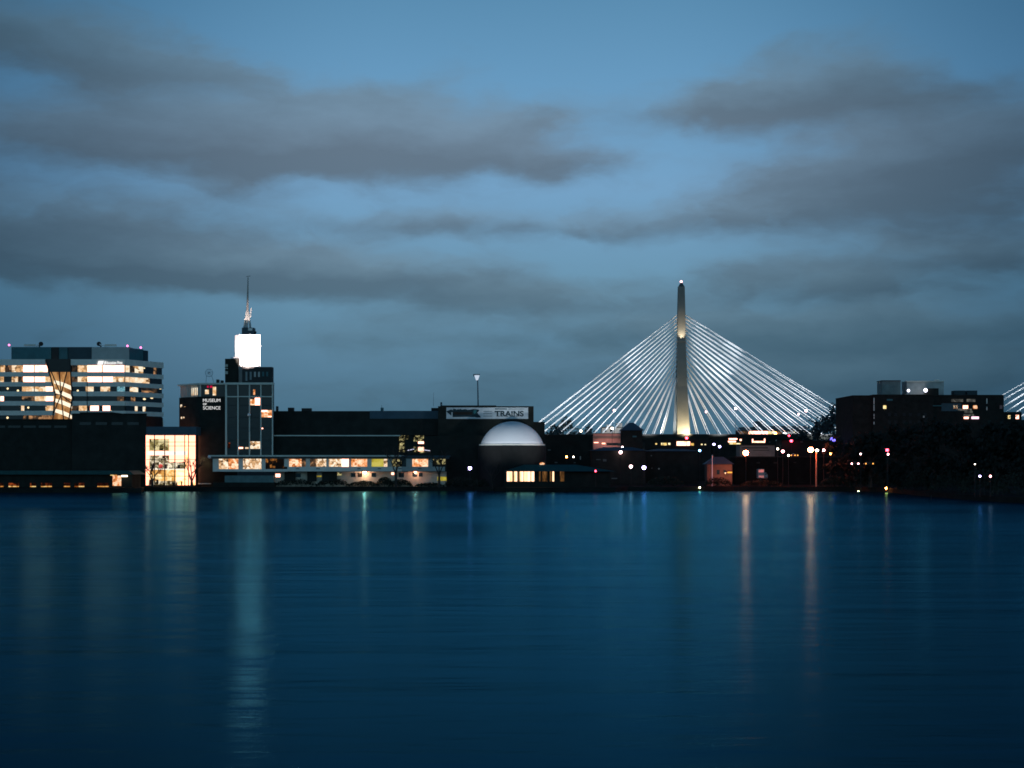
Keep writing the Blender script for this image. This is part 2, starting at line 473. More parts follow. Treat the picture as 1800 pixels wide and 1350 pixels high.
wm = MB(); wm.v = [Vector(q) for q in ((-15000, -300, 0), (15000, -300, 0), (15000, 20000, 0), (-15000, 20000, 0))]; wm.f = [(0, 1, 2, 3)]
tag(wm.build('water', m), kind='structure')

SHORE = [(-1500, 650), (-200, 650), (120, 652), (248, 655), (254, 680), (360, 680), (420, 686), (800, 690), (868, 686), (890, 668), (1000, 662), (1082, 668), (1104, 684), (1190, 682),
         (1290, 692), (1420, 690), (1500, 682), (1560, 660), (1610, 600), (1680, 545), (1760, 505), (1850, 480), (2100, 450), (3200, 420)]
gm = MB(); front = [Vector((X(p, d), d, GZ)) for p, d in SHORE]
ring = front + [Vector((15000, 700, GZ)), Vector((15000, 19500, GZ)), Vector((-15000, 19500, GZ)), Vector((-15000, 700, GZ))]
n = len(ring); gm.v = ring + [v - Vector((0, 0, 3.2)) for v in ring]
gm.f = [tuple(range(n))] + [(i, n + i, n + (i + 1) % n, (i + 1) % n) for i in range(n)]
gm.f = [tuple(reversed(f)) if i else f for i, f in enumerate(gm.f)]
tag(gm.build('ground', GROUND), kind='structure')


# ------------------------------------------------------------------ text
def words_mesh(text, px, py, D, h_px, mat, name, parent, w_px=None, bold=0.0, depth=0.15):
    """raised lettering whose baseline starts at (px, py) on a wall at distance D"""
    cu = bpy.data.curves.new('lettering', 'FONT'); cu.body = text; cu.size = 1.0; cu.offset = bold; cu.extrude = 0.02
    to = bpy.data.objects.new('lettering', cu); COL.objects.link(to)
    dg = bpy.context.evaluated_depsgraph_get()
    me = bpy.data.meshes.new_from_object(to.evaluated_get(dg))
    bpy.data.objects.remove(to)
    xs = [v.co.x for v in me.vertices]; ys = [v.co.y for v in me.vertices]
    W, H = max(xs) - min(xs), max(ys) - min(ys)
    kz = h_px * D / F / H
    kx = (w_px * D / F / W) if w_px else kz
    off = root_loc(parent); x0, y0 = min(xs), min(ys)
    for v in me.vertices:
        c = v.co.copy()
        v.co = Vector((X(px, D) + (c.x - x0) * kx, D - depth + c.z, Z(py, D) + (c.y - y0) * kz)) - off
    me.materials.clear(); me.materials.append(mat); me.update()
    o = bpy.data.objects.new(name, me); COL.objects.link(o); o.parent = parent
    return o


# ------------------------------------------------------------------ office building, far left
OD = 1000.0
ob = thing('office_building', 'broad grey office block with lit ribbon windows and a crossed steel stair hall', 'building', P(100, HY, OD) - Vector((0, 0, CH - GZ)))
zo = lambda y: Z(y, OD)
FL = Face(-60, OD, 220, OD)
FR = Face(220, OD, 287, OD + 34)
front = MB()
core = [(X(-60, OD), OD), (X(80, OD), OD), (X(80, OD), OD + 12), (X(124, OD), OD + 12), (X(124, OD), OD), (X(220, OD), OD), tuple(FR.b), (X(260, OD), OD + 90), (X(-60, OD), OD + 90)]
# body set back behind the ribbons
body = MB()
ins = -FR.n * 1.25
cv = [(X(-60, OD), OD + 1.2), (X(79, OD), OD + 1.2), (X(79, OD), OD + 12), (X(126, OD), OD + 12), (X(126, OD), OD + 1.2), (X(219.2, OD), OD + 1.2),
      (FR.b.x + ins.x, FR.b.y + ins.y), (X(262, OD + 70), OD + 70), (X(-60, OD), OD + 70)]
body.rings([[Vector((a, b, GZ)) for a, b in cv], [Vector((a, b, zo(633))) for a, b in cv]])
body.build('wall', DARK, ob)
ROWS = [(642, 654), (662, 671.5), (679.5, 688), (696.5, 705), (713, 722), (730, 737)]
bands = [(631.5, 642), (654, 662), (671.5, 679.5), (688, 696.5), (705, 713), (722, 730), (737, 748)]
for y0, y1 in bands:
    f = MB()
    tl = 80 + (y0 - 632) * 0.27
    FL.slab(f, -60, min(tl, 96), zo(y1), zo(y0), -1.4, 0.25)
    f.build('spandrel', PALE2, ob)
    f = MB(); FL.slab(f, 124.5, 220, zo(y1), zo(y0), -1.4, 0.25); f.build('spandrel', PALE2, ob)
    f = MB(); FR.slab(f, 220.3, 287, zo(y1), zo(y0), -1.4, 0.25); f.build('spandrel', PALE2, ob)
SEG = [
    [(-60, -2, 'M'), (0, 8, 'M'), (8, 20, 'D'), (20, 40, 'M'), (40, 59, 'L'), (60.5, 83, 'L'), (126, 136, 'D'), (136, 153, 'M'), (153, 178.5, 'L'), (180, 218, 'L')],
    [(-60, -2, 'M'), (0, 6, 'M'), (6, 20, 'S'), (20, 31, 'M'), (31, 40, 'D'), (40, 59, 'L'), (60.5, 79, 'L'), (79.5, 89, 'M'), (126, 136, 'D'), (136, 152, 'M'), (153, 178.5, 'L'), (180, 198, 'L'), (198, 218, 'M')],
    [(-60, -2, 'S'), (0, 38, 'S'), (38, 59, 'M'), (60.5, 79, 'M'), (79.5, 92, 'L'), (126, 150, 'S'), (150, 164, 'M'), (164, 176, 'S'), (176, 193, 'M'), (193, 205, 'S'), (205, 219, 'B')],
    [(-60, -2, 'S'), (0, 6, 'L'), (6, 38, 'S'), (38, 59, 'D'), (60.5, 79, 'M'), (79.5, 93, 'L'), (126, 205, 'S'), (205, 217, 'D')],
    [(-60, -2, 'S'), (0, 36, 'S'), (36.5, 42, 'M'), (42, 79, 'S'), (79.5, 93, 'M'), (126, 137, 'D'), (138, 153, 'M'), (153, 158, 'S'), (158, 173, 'L'), (173, 179, 'S'), (180, 193, 'L'), (193, 219, 'S')],
    [(-60, 40, 'S'), (40, 90, 'D'), (126, 219, 'S')]]
KIND = {'L': R_L, 'M': R_M, 'D': R_D, 'S': R_S, 'B': R_B}
for (y0, y1), segs in zip(ROWS, SEG):
    for a, b, k in segs:
        f = MB(); FL.slab(f, a + 0.25, b - 0.25, zo(y1) + 0.05, zo(y0) - 0.05, -1.1, -0.5)
        f.build('window', KIND[k], ob)
RS = [[(222, 229, 'M'), (230, 238, 'D'), (238, 253, 'M'), (254, 271, 'S'), (272, 276, 'D'), (277, 286, 'S')],
      [(222, 229, 'M'), (230, 247, 'M'), (248, 264, 'M'), (265, 286, 'S')],
      [(222, 229, 'S'), (230, 244, 'M'), (245, 250, 'S'), (251, 265, 'D'), (266, 278, 'D'), (279, 286, 'S')],
      [(222, 231, 'S'), (232, 239, 'D'), (240, 286, 'S')],
      [(222, 238, 'S'), (239, 243, 'M'), (244, 252, 'S'), (253, 257, 'M'), (258, 286, 'S')],
      [(222, 286, 'S')]]
for (y0, y1), segs in zip(ROWS, RS):
    for a, b, k in segs:
        f = MB(); FR.slab(f, a, b, zo(y1) + 0.05, zo(y0) - 0.05, -1.1, -0.6)
        f.build('window', KIND[k], ob)
f = MB(); f.pbox(152.6, 153.6, 668, 724, OD - 0.5, 0.3); f.build('downpipe', BLACK, ob)
# stair hall: back wall and slanting white flights emit the hall's light themselves, black crossed members
hall = MB().pbox(81, 126, 654, 742, OD + 11, 0.5).build('stair_hall', R_T, ob)
for y in (672, 688, 704, 722):
    MB().pprism([(95, y - 4), (110, y), (126, y + 7), (126, y + 14), (112, y + 8), (95, y + 2)], OD + 8, 1.0).build('stair_flight', glow('glowing stair flight', lin((255, 236, 206)), 1.3), hall)
MB().pprism([(80, 631), (124, 631), (125, 654), (86, 654)], OD + 0.2, 0.8).build('dark_glass_panel', surf('black glass panel', (0.02, 0.021, 0.021), 0.3), ob)
br = MB()


def bar(mb, a, b, D, wpx, depth=0.8):
    (x0, y0), (x1, y1) = a, b
    dxp, dyp = x1 - x0, y1 - y0; l = math.hypot(dxp, dyp); ox, oy = -dyp / l * wpx / 2, dxp / l * wpx / 2
    mb.pprism([(x0 + ox, y0 + oy), (x1 + ox, y1 + oy), (x1 - ox, y1 - oy), (x0 - ox, y0 - oy)], D, depth)


for i, (a, b) in enumerate([((80, 632), (97, 693)), ((97, 693), (92, 742)), ((122.5, 632), (127, 700)), ((127, 700), (120, 742)),
             ((90, 654), (107, 694)), ((104, 654), (107, 694)), ((117, 654), (107, 694)), ((97, 693), (107, 694)), ((107, 694), (94, 726)),
             ((107, 694), (112, 742)), ((107, 694), (127, 710))]):
    g = MB(); bar(g, a, b, OD - 0.6 - 0.02 * i, 2.0 if i < 4 else 1.5); g.build('steel_brace', BLACK, ob)
# roof plant storey
for a, b, mat_, dd in ((20, 28, TEALP, 8), (28, 90, TEALP, 8.2), (91, 103, BLACK, 7.4), (103.5, 119, TEALP, 8), (120, 161, TEALD, 7), (161.3, 227, GREY, 6)):
    MB().pbox(a, b, 610, 632.5, OD + dd, 24).build('roof_plant', mat_, ob)
FP = Face(227.3, OD + 6, 260, OD + 24)
g = MB(); FP.slab(g, 227.4, 252, zo(637), zo(610.5), -14, 0); g.build('roof_plant', TEALP, ob)
g = MB(); FP.slab(g, 252.3, 260, zo(637), zo(612), -14, 0.2); g.build('roof_plant', TEALD, ob)
# roof sign
sign = MB().pprism([(171, 641), (173, 634.6), (182, 634.6), (180, 641)], OD - 0.9, 0.5).build('sign_panel', glow('white sign light', (1, 1, 1), 1.1), ob)
MB().pprism([(182.6, 641), (184.4, 634.8), (185.2, 634.8), (183.4, 641)], OD - 0.9, 0.5).build('sign_stroke', MATS['white sign light'], ob)
words_mesh('Education First', 185.6, 640.2, OD, 5.0, MATS['white sign light'], 'sign_lettering', ob, 30, 0.012, 0.7)

# roof rigs and beacons
for x, y0, mir, lab in ((60, 609.5, 1, 'white window cleaning cradle with dark drum on the teal end of the office roof'), (186, 609, -1, 'white window cleaning cradle with dark drum on the grey end of the office roof')):
    t = thing('cleaning_cradle', lab, 'roof crane', P(x, y0, OD + 14), 'cleaning cradles on the office roof')
    s = mir
    MB().tube(P(x + 12 * s, 604.5, OD + 14), P(x + 12 * s, 604.5, OD + 15.8), 1.5, 1.5, 14).build('cable_drum', BLACK, t)
    g = MB(); bar(g, (x + 11 * s, 605), (x + 2 * s, 608.6), OD + 14, 2.0, 1.2); g.build('jib', WHITE, t)
    a, b = sorted((x + 2 * s, x - 18 * s)); MB().pbox(a, b, 605, 608.6, OD + 14.1, 1.2).build('cradle', PALE, t)
    MB().pbox(x + 9 * s - 1, x + 9 * s + 1, 606.5, 610.2, OD + 14.3, 0.8).build('post', BLACK, t)
RED = glow('red beacon light', lin((255, 120, 190)), 3.5)
for x, y, lab in ((16, 606.5, 'small red beacon lamp at the far end of the office roof'), (224, 608, 'small red beacon lamp on the corner of the grey roof box'), (247.5, 611, 'small red beacon lamp on the dark end of the office roof')):
    D_ = OD + 9
    t = thing('roof_beacon', lab, 'beacon', P(x, y + 3, D_), 'red beacons on the office roof')
    MB().tube(P(x, y + 4, D_), P(x, y, D_), 0.12, 0.1).build('post', BLACK, t)
    MB().ball(P(x, y, D_), 0.7, 10, 6).build('beacon_lamp', RED, t)

# ------------------------------------------------------------------ dark riverside garage block and low quay building, left
GD = 690.0
gb = thing('garage_building', 'long unlit dark block filling the bank below the grey offices', 'building', P(120, HY, GD) - Vector((0, 0, CH - GZ)))
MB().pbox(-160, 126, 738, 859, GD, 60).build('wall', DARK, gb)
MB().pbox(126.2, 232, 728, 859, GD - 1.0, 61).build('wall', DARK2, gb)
MB().pbox(232, 256, 728, 859, GD - 1.0, 2.2).build('wall', DARK2, gb)
MB().pbox(140, 196, 724.5, 728, GD + 10, 20).build('roof_plant', DARK, gb)
MB().pbox(-160, 126, 736.6, 738, GD - 0.4, 60).build('parapet', DARK2, gb)
MB().pbox(126.4, 256.2, 726.8, 728, GD - 1.4, 2.6).build('parapet', DARK, gb)
for k in range(6):
    MB().pbox(-40 + k * 27, -18 + k * 27, 748, 752, GD - 0.1, 0.3).build('window', GLASS, gb)
for k in range(4):
    MB().pbox(140 + k * 28, 160 + k * 28, 742, 747, GD - 1.1, 0.3).build('window', GLASS, gb)

QD = 668.0
qb = thing('quay_building', 'low dark quayside hall with teal eaves and a row of amber slit windows', 'building', P(100, HY, QD) - Vector((0, 0, CH - GZ)))
MB().pbox(-160, 232, 834, 856.5, QD, 16).build('wall', DARK, qb)
MB().prism([(X(-160, QD), Z(834, QD)), (X(238, QD), Z(834, QD)), (X(228, QD), Z(827.5, QD)), (X(-160, QD), Z(827.5, QD))], QD - 2.2, QD + 18).build('roof', COPPER, qb)
AMB = room('amber slit glow', lin((120, 55, 15)), lin((230, 160, 80)), lin((255, 225, 150)), 1.0, 0.5, 0.55)
EMB = room('ember red glow', lin((14, 12, 12)), lin((60, 22, 14)), lin((200, 90, 40)), 0.6, 0.5, 0.48)
for a, b in ((-4, 6), (15, 33), (53, 63), (72, 91), (112, 123), (131, 148), (171, 191)):
    wq = MB().pbox(a, b, 849, 855, QD - 0.12, 0.3).build('window', EMB, qb)
    MB().pbox(a, b, 854.2, 856.0, QD - 0.25, 0.12).build('sill_light', AMB, wq)
MB().pbox(198, 213, 836, 854, QD - 0.12, 0.3).build('doorway', R_O, qb)
MB().pbox(213.5, 223.5, 835.5, 838, QD - 2.0, 0.6).build('entrance_light', glow('cream entrance light', lin((255, 236, 200)), 5.0), qb)
MB().pbox(194, 205, 834.6, 836, QD - 2.0, 0.5).build('entrance_light', MATS['amber slit glow'], qb)

# ------------------------------------------------------------------ museum: glass hall
MD = 700.0
HD = 690.0
gh = thing('glass_hall', 'brightly lit glazed hall of the museum with black mullions over the river', 'building', P(300, HY, HD) - Vector((0, 0, CH - GZ)))
MB().pbox(256.8, 345, 750, 765, HD - 0.6, 10).build('roof', BLUEDARK, gh)
MB().pbox(256.8, 345, 853, 859, HD - 0.4, 12).build('plinth', DARK, gh)
W1 = room('hall wall glow', lin((225, 215, 170)), (2.7, 0.9, 0.56), (3.0, 0.95, 0.6), 1.3, 0.3, 0.7)  # walls themselves emit the hall light; red raised to warm the water streak
W2 = room('mottled exhibit wall', lin((40, 36, 22)), lin((150, 135, 80)), lin((240, 225, 170)), 1.0, 0.55, 0.5)
W3 = room('cafe interior', lin((14, 12, 10)), lin((120, 105, 70)), lin((255, 240, 210)), 1.1, 0.7, 0.5)
W4 = room('amber lobby', lin((120, 60, 15)), lin((228, 170, 90)), lin((255, 240, 190)), 1.3, 0.35, 0.54)
W5 = room('yellow stair wall', lin((190, 170, 80)), (2.4, 0.95, 0.45), (2.8, 1.05, 0.55), 1.6, 0.4, 0.6)
side = MB(); side.pbox(343.5, 346, 765, 853, HD - 0.5, 3); side.build('side_wall', DARK, gh)
side = MB(); side.pbox(256.2, 257, 765, 853, HD - 0.5, 7.5); side.build('side_wall', W1, gh)
back = MB().pbox(257, 343.5, 765, 853, HD + 6.6, 0.4).build('back_wall', W1, gh)
for a, b, y0, y1, dd, mt in ((257, 297, 771.5, 792.5, 6.0, W2), (257, 297, 800.5, 824, 6.0, W3), (297, 326, 812, 824, 5.0, W3), (257, 309, 825.5, 846, 6.5, W4),
                             (309, 326, 825, 851, 6.8, W5), (257, 312, 845.5, 852.8, 4.5, W3), (325, 331, 765.5, 851, 6.2, W5), (312, 343, 848, 852.8, 4.6, W5)):
    MB().pbox(a, b, y0, y1, HD + dd * 0.88, 0.4).build('interior_wall', mt, gh)
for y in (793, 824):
    MB().pbox(257, 326, y, y + (7 if y == 793 else 1.5), HD + 1.2, 4.5).build('floor_slab', glow('glowing slab edge', lin((255, 244, 225)), 1.3), gh)  # slab edges glow with the light that would fall on them
for x in (271.3, 289.3, 307.2, 324.6, 331):
    MB().pbox(x - 0.6, x + 0.6, 765, 853, HD - 0.35, 0.6).build('mullion', BLACK, gh)
for y in (777, 784, 808, 837):
    MB().pbox(257, 343.5, y - 0.4, y + 0.4, HD - 0.2, 0.3).build('transom', BLACK, gh)
MB().ball(P(282.5, 819.5, HD + 3), 1.0, 10, 6).build('red_exhibit', glow('red exhibit light', lin((240, 95, 85)), 0.9), gh)
for k, (xx, yy, ww, hh) in enumerate(((262, 850, 5, 7), (275, 848, 3, 5), (296, 849, 2, 4), (303, 851, 4, 3), (318, 850, 2, 4), (268, 820, 3, 6), (290, 821, 3, 5), (312, 821, 4, 4))):
    MB().pbox(xx, xx + ww, yy - hh, yy + 2.5 if yy > 840 else yy + 3, HD + 2.0 + 0.1 * k, 0.8).build('display_case', BLACK, gh)

# ------------------------------------------------------------------ museum: main tower and wings
mu = thing('museum_building', 'dark museum block with white gridded tower bay, white lettering and long river gallery', 'building', P(480, HY, MD) - Vector((0, 0, CH - GZ)))
zm = lambda y: Z(y, MD)
FA = Face(315, MD + 14, 352, MD)          # angled end
FB = Face(352, MD, 397, MD)
FT = Face(397, MD - 2, 480, MD - 2)
cv = [tuple(FA.a), (X(352, MD), MD), (X(397, MD), MD), (X(397, MD), MD + 30), (X(318, MD), MD + 34)]
MB().rings([[Vector((a, b, GZ)) for a, b in cv], [Vector((a, b, zm(697))) for a, b in cv]]).build('wall', DARK, mu)
cv2 = [(a + (0.8 if i == 0 else 0), b + 0.8) for i, (a, b) in enumerate(cv)]
MB().rings([[Vector((a, b, zm(697))) for a, b in cv2], [Vector((a, b, zm(676)))for a, b in cv2]]).build('top_storey', GLASS, mu)
cvr = [(FA.a.x - 0.8, FA.a.y), (X(351.6, MD), MD - 0.8), (X(397, MD), MD - 0.8), (X(397, MD), MD + 30), (X(318, MD), MD + 34)]
MB().rings([[Vector((a, b, zm(676))) for a, b in cvr], [Vector((a, b, zm(673.2))) for a, b in cvr]]).build('roof', PALE, mu)
for k in range(12):
    p = 316.5 + k * 3.05
    g = MB(); FA.slab(g, p, p + 0.75, zm(697), zm(676), -0.8, -0.1); g.build('mullion', PALE2, mu)
g = MB(); FA.slab(g, 336, 347.5, zm(694), zm(681), -0.78, -0.4); g.build('window', R_M, mu)
g = MB(); FB.slab(g, 352, 353, zm(697), zm(676), -0.7, 0.05); g.build('mullion', PALE2, mu)
for a, b, y0, y1, mt in ((360.5, 366.7, 685, 692.5, R_M), (374, 379.5, 680, 695, R_M)):
    MB().pbox(a, b, y0, y1, MD + 0.3, 0.4).build('window', mt, mu)
RDG = glow('red exhibit glow', lin((210, 15, 70)), 0.9)
for a, b in ((364, 366.4), (369, 373)):
    MB().pbox(a, b, 678, 681.6, MD + 0.35, 0.4).build('exhibit_light', RDG, mu)
for a, b, y0, y1 in ((317.5, 320, 709.5, 714.2), (324, 326, 713, 714), (318.4, 320, 731, 735), (321.5, 324.5, 731.6, 734.4)):
    g = MB(); FA.slab(g, a, b, zm(y1), zm(y0), -0.1, 0.15); g.build('window', R_DN, mu)
LET = glow('white letter light', (1, 1, 1), 0.85)
words_mesh('MUSEUM', 357, 706.6, MD, 5.6, LET, 'sign_lettering', mu, 30.5, 0.0, 0.25)
words_mesh('OF', 357, 712.2, MD, 3.6, LET, 'sign_lettering', mu, 6.4, 0.02, 0.25)
words_mesh('SCIENCE', 357.2, 719.8, MD, 5.6, LET, 'sign_lettering', mu, 30.5, 0.0, 0.25)
# tower bay: dark glass, pale frame
MB().pbox(397, 480, 674, 801, MD - 1.4, 3.2).build('tower_wall', surf('tower spandrel', (0.012, 0.022, 0.028), 0.5), mu)
MB().pbox(397, 470, 674.5, 801, MD + 1.8, 20).build('tower_wall', DARK, mu)
XS = [397.3, 418.2, 438.4, 458.4, 478.8]
for i in range(4):
    for j, (y0, y1) in enumerate(((676, 696), (699, 712.4), (713.4, 733.5), (734.5, 752), (753, 774), (775, 789), (790, 799))):
        MB().pbox(XS[i] + 1.2, XS[i + 1] - 0.7, y0, y1, MD - 1.46, 0.3).build('window', GLASS, mu)
for a, b, y0, y1, mt in ((440, 447.4, 701.8, 712.3, R_O), (448, 457, 699.3, 712.3, R_L), (459.6, 478, 721, 733.4, R_O), (459.7, 470, 721, 724, R_L), (440, 457.2, 776, 788.8, R_DN),
                         (418.9, 427, 786, 788.8, R_L), (431, 437, 786.2, 788.8, R_DN), (400.4, 404.6, 778, 788, EMB), (445.2, 448.4, 684.6, 694, R_O), (471, 477, 731, 733.2, R_L), (460, 462.4, 752.2, 754, R_L)):
    MB().pbox(a, b, y0, y1, MD - 1.62 - (0.05 if y1 - y0 < 4 else 0), 0.12).build('window', mt, mu)
for i, x in enumerate(XS):
    wd = 3.0 if i == 0 else 1.8
    MB().pbox(x - wd / 2, x + wd / 2, 676.2, 800, MD - 2.4, 1.2).build('column', PALE, mu)
MB().pbox(395.6, 480.6, 672.4, 676.0, MD - 3.0, 3).build('cornice', PALE, mu)
MB().pbox(396.2, 479.7, 696.2, 698.2, MD - 2.55, 1.0).build('transom', PALE, mu)
MB().ball(P(438, 729, MD - 3), 0.8, 10, 6).build('wall_lamp', surf('pale lamp bowl', (0.8, 0.8, 0.8)), mu)
# penthouse
MB().pbox(395.5, 418, 630.5, 672.4, MD + 4, 14).build('penthouse_wall', DARK, mu)
MB().pbox(418, 425.5, 640, 672.4, MD + 6, 12).build('penthouse_wall', GREY, mu)
MB().pbox(425.5, 478, 645, 672.4, MD + 3, 5).build('penthouse_wall', surf('penthouse panel', (0.03, 0.033, 0.034), 0.7), mu)
PW = surf('pale pane', (0.25, 0.3, 0.3), 0.4)
for x, hgt, mt in ((431.5, 16, PW), (439, 14, PW), (446.5, 9, GREY), (453.5, 9, GREY), (461, 8, TEALP), (468, 8, TEALP)):
    MB().pbox(x, x + 3.2, 653.5, 653.5 + hgt, MD + 2.9, 0.3).build('window', mt, mu)
for y0, y1 in ((640.3, 644.5), (646.8, 648.2), (652.6, 657.5)):
    MB().pbox(395.2, 400.5, y0, y1, MD + 3.8, 0.3).build('sign_mark', surf('cream sign mark', (0.5, 0.48, 0.42), 0.6), mu)
# white lantern tower, floodlit
LT = MD + 9
lx0, lx1, lxc = X(413, LT), X(457.5, LT), X(421, LT)
lant = MB().rings([[Vector((X(413, LT + 5), LT + 5, z)), Vector((lxc, LT, z)), Vector((lx1, LT + 0.2, z)), Vector((X(451, LT + 10), LT + 10, z)), Vector((X(420, LT + 12), LT + 12, z))] for z in (Z(672, LT), Z(588, LT))]).build('lantern_tower', WHITE, mu)
MB().pbox(405, 413, 627.8, 630.2, MD + 5, 6).build('lantern_ledge', WHITE, mu)
# spire
sx, sd = 434.5, LT + 6
MB().pbox(425, 446, 576, 588, sd, 5).build('spire_base', surf('dark blue machine', (0.04, 0.07, 0.085), 0.5), mu)
MB().pbox(436, 443.6, 576.5, 581, sd - 0.15, 0.3).build('spire_base_panel', PALE2, mu)
MB().tube(P(447, 588, sd + 2), P(450, 582.5, sd + 2), 0.6, 0.5).build('roof_plant', BLACK, mu)
for a, b, mt in ((429.5, 433.6, GREY), (440, 436, GREY), (434, 435, GREY)):
    MB().tube(P(a, 576, sd + 1), P(b, 546, sd + 2.5), 0.62, 0.34).build('spire_leg', mt, mu)
MB().tube(P(441.5, 542, sd + 2), P(440, 558, sd + 2), 0.25, 0.25).build('antenna', GREY, mu)
MB().tube(P(434.8, 552, sd + 2.5), P(436, 487, sd + 2.5), 0.6, 0.2, 8).build('spire_mast', surf('weathered mast steel', (0.3, 0.29, 0.27), 0.5, 0.2, 1.0, 0.4), mu)
MB().tube(P(433, 486, sd + 2.5), P(440.5, 485, sd + 2.5), 0.1, 0.1).build('antenna', BLACK, mu)
# river gallery
GA = MD - 12
zg = lambda y: Z(y, GA)
MB().pbox(366, 706, 800, 802.6, GA - 3.0, 16).build('gallery_roof', PALE, mu)
MB().pbox(706, 790, 800.8, 803.2, GA - 1.2, 14).build('gallery_roof', BLUEDARK, mu)
MB().pbox(368, 788, 802.8, 806.4, GA + 0.4, 12).build('gallery_lintel', surf('blue grey lintel', (0.1, 0.16, 0.19), 0.6), mu)
MB().pbox(374, 784, 806.2, 829, GA + 0.9, 10).build('gallery_wall', DARK2, mu)
MB().pbox(374, 505, 824.6, 829, GA - 0.4, 11).build('gallery_parapet', PALE2, mu)
MB().pbox(505, 706, 820.4, 828.6, GA - 0.2, 11).build('gallery_parapet', PALE2, mu)
MB().pbox(706.2, 782, 820.4, 828.4, GA, 11).build('gallery_parapet', GREY, mu)
PIERS = [(374, 384.5), (419, 427), (459.5, 466.5), (499.5, 508), (537.5, 545), (573.5, 578), (613, 617), (645.5, 653), (681, 689), (714, 724.5), (752.5, 760)]
for a, b in PIERS:
    MB().pbox(a, b, 806.4, 824.6 if b < 505 else 820.4, GA - 0.1, 2).build('gallery_pier', PALE2 if a < 680 else GREY, mu)
GWIN = [(384.5, 401, 806.5, 824.6, R_DN), (401.5, 419, 806.5, 824.6, R_O), (427, 459.5, 806, 824.6, R_DN), (466.5, 499.5, 806.5, 824.6, R_DK), (508, 530, 806.8, 820.4, R_O), (530.5, 537.5, 806.8, 820.4, R_D),
        (545, 556, 806.8, 820.4, R_D), (556, 573.5, 806.8, 820.4, R_DN), (578, 600, 806.8, 824, R_DN), (600.4, 613, 806.8, 824, R_L), (617, 645.5, 806.8, 820.4, R_O), (653, 674, 806.8, 820.4, R_Y), (674.4, 681, 806.8, 820.4, R_DN),
        (689, 706, 806.8, 820.4, R_SP), (706, 714, 806.8, 820.4, GLASS), (724.5, 752.5, 806.8, 820.4, R_O), (760, 783, 806.8, 816, R_SP)]
for a, b, y0, y1, mt in GWIN:
    MB().pbox(a, b, y0, y1, GA + 0.5, 0.3).build('window', mt, mu)
for x in (523, 559, 631, 667, 703, 738):
    MB().pbox(x - 3, x + 3, 823.2, 824.4, GA - 0.32, 0.2).build('vent', BLACK, mu)
# undercroft
UND = surf('cream undercroft wall', (0.55, 0.48, 0.38), 0.8, 0.15, 0.5)
MB().pbox(483, 784, 829, 858, GA + 4, 6).build('undercroft_wall', UND, mu)
MB().pbox(395, 481, 836, 848, GA + 1, 8).build('landing_wall', surf('grey green landing wall', (0.12, 0.2, 0.2), 0.8), mu)
MB().pbox(374, 483, 848, 859, GA + 0.5, 8).build('landing_base', DARK, mu)
for a, b, y0, y1, mt in ((617, 625, 831.5, 838.5, GLASS), (629, 636.5, 831.5, 838.5, R_D), (653, 661, 831.5, 838.5, GLASS), (701, 710, 831, 839, GLASS), (725, 733, 831, 838, GLASS), (736, 743, 831, 838, GLASS),
                         (484.5, 492.5, 833, 838.5, R_L), (557, 565, 836, 838.4, R_Y), (593, 601, 831, 836, R_SP), (688, 692.5, 830.5, 834.5, R_L), (520, 529, 832, 839, GLASS), (769, 785, 838, 845, R_Y)):
    MB().pbox(a, b, y0, y1, GA + 3.9 - (0.05 if mt is GLASS else 0), 0.3).build('window', mt, mu)
for a, b in ((540, 556), (566, 592), (500, 519)):
    MB().pbox(a, b, 829, 846, GA + 2.5, 1.2).build('undercroft_pier', DARK, mu)
for x, col, e, rr in ((641, (2.6, 0.8, 0.42), 14, 0.75), (730, (2.4, 0.6, 0.3), 9, 0.6)):
    c = P(x, 829.6, GA + 2.6)
    MB().ball(c, rr, 10, 6).build('wall_lamp', glow('wall lamp %d' % x, col, e), mu)
    lamp('POINT', 'undercroft_lamp', c + Vector((0, -0.9, -0.9)), None, 700 if x == 641 else 420, (1.0, 0.76, 0.52) if x == 641 else (1.0, 0.6, 0.4), size=0.3)
c = P(368, 803, GA - 3.4); MB().ball(c, 0.75, 10, 6).build('wall_lamp', surf('pale lamp bowl', (0.8, 0.8, 0.8)), mu)
# curved warm wall beside the glass hall
rg = []
for y in (800, 853):
    ring_ = []
    for i in range(13):
        t = math.pi * (1.0 + i / 12.0)
        ring_.append(Vector((X(356, MD) + 3.0 * math.cos(t), MD + 4 + 3.4 * math.sin(t), zm(y))))
    rg.append(ring_)
MB().rings(rg).build('curved_wall', surf('curved yellow stone', (0.5, 0.4, 0.24), 0.7), mu)
lamp('SPOT', 'curved_wall_lamp', P(356.5, 801, MD - 4), P(356, 822, MD + 1), 900, (1.0, 0.78, 0.42), 100, 0.9, 0.3)
MB().pbox(347, 370, 849.5, 851, MD - 3, 1.5).build('step', PALE2, mu)
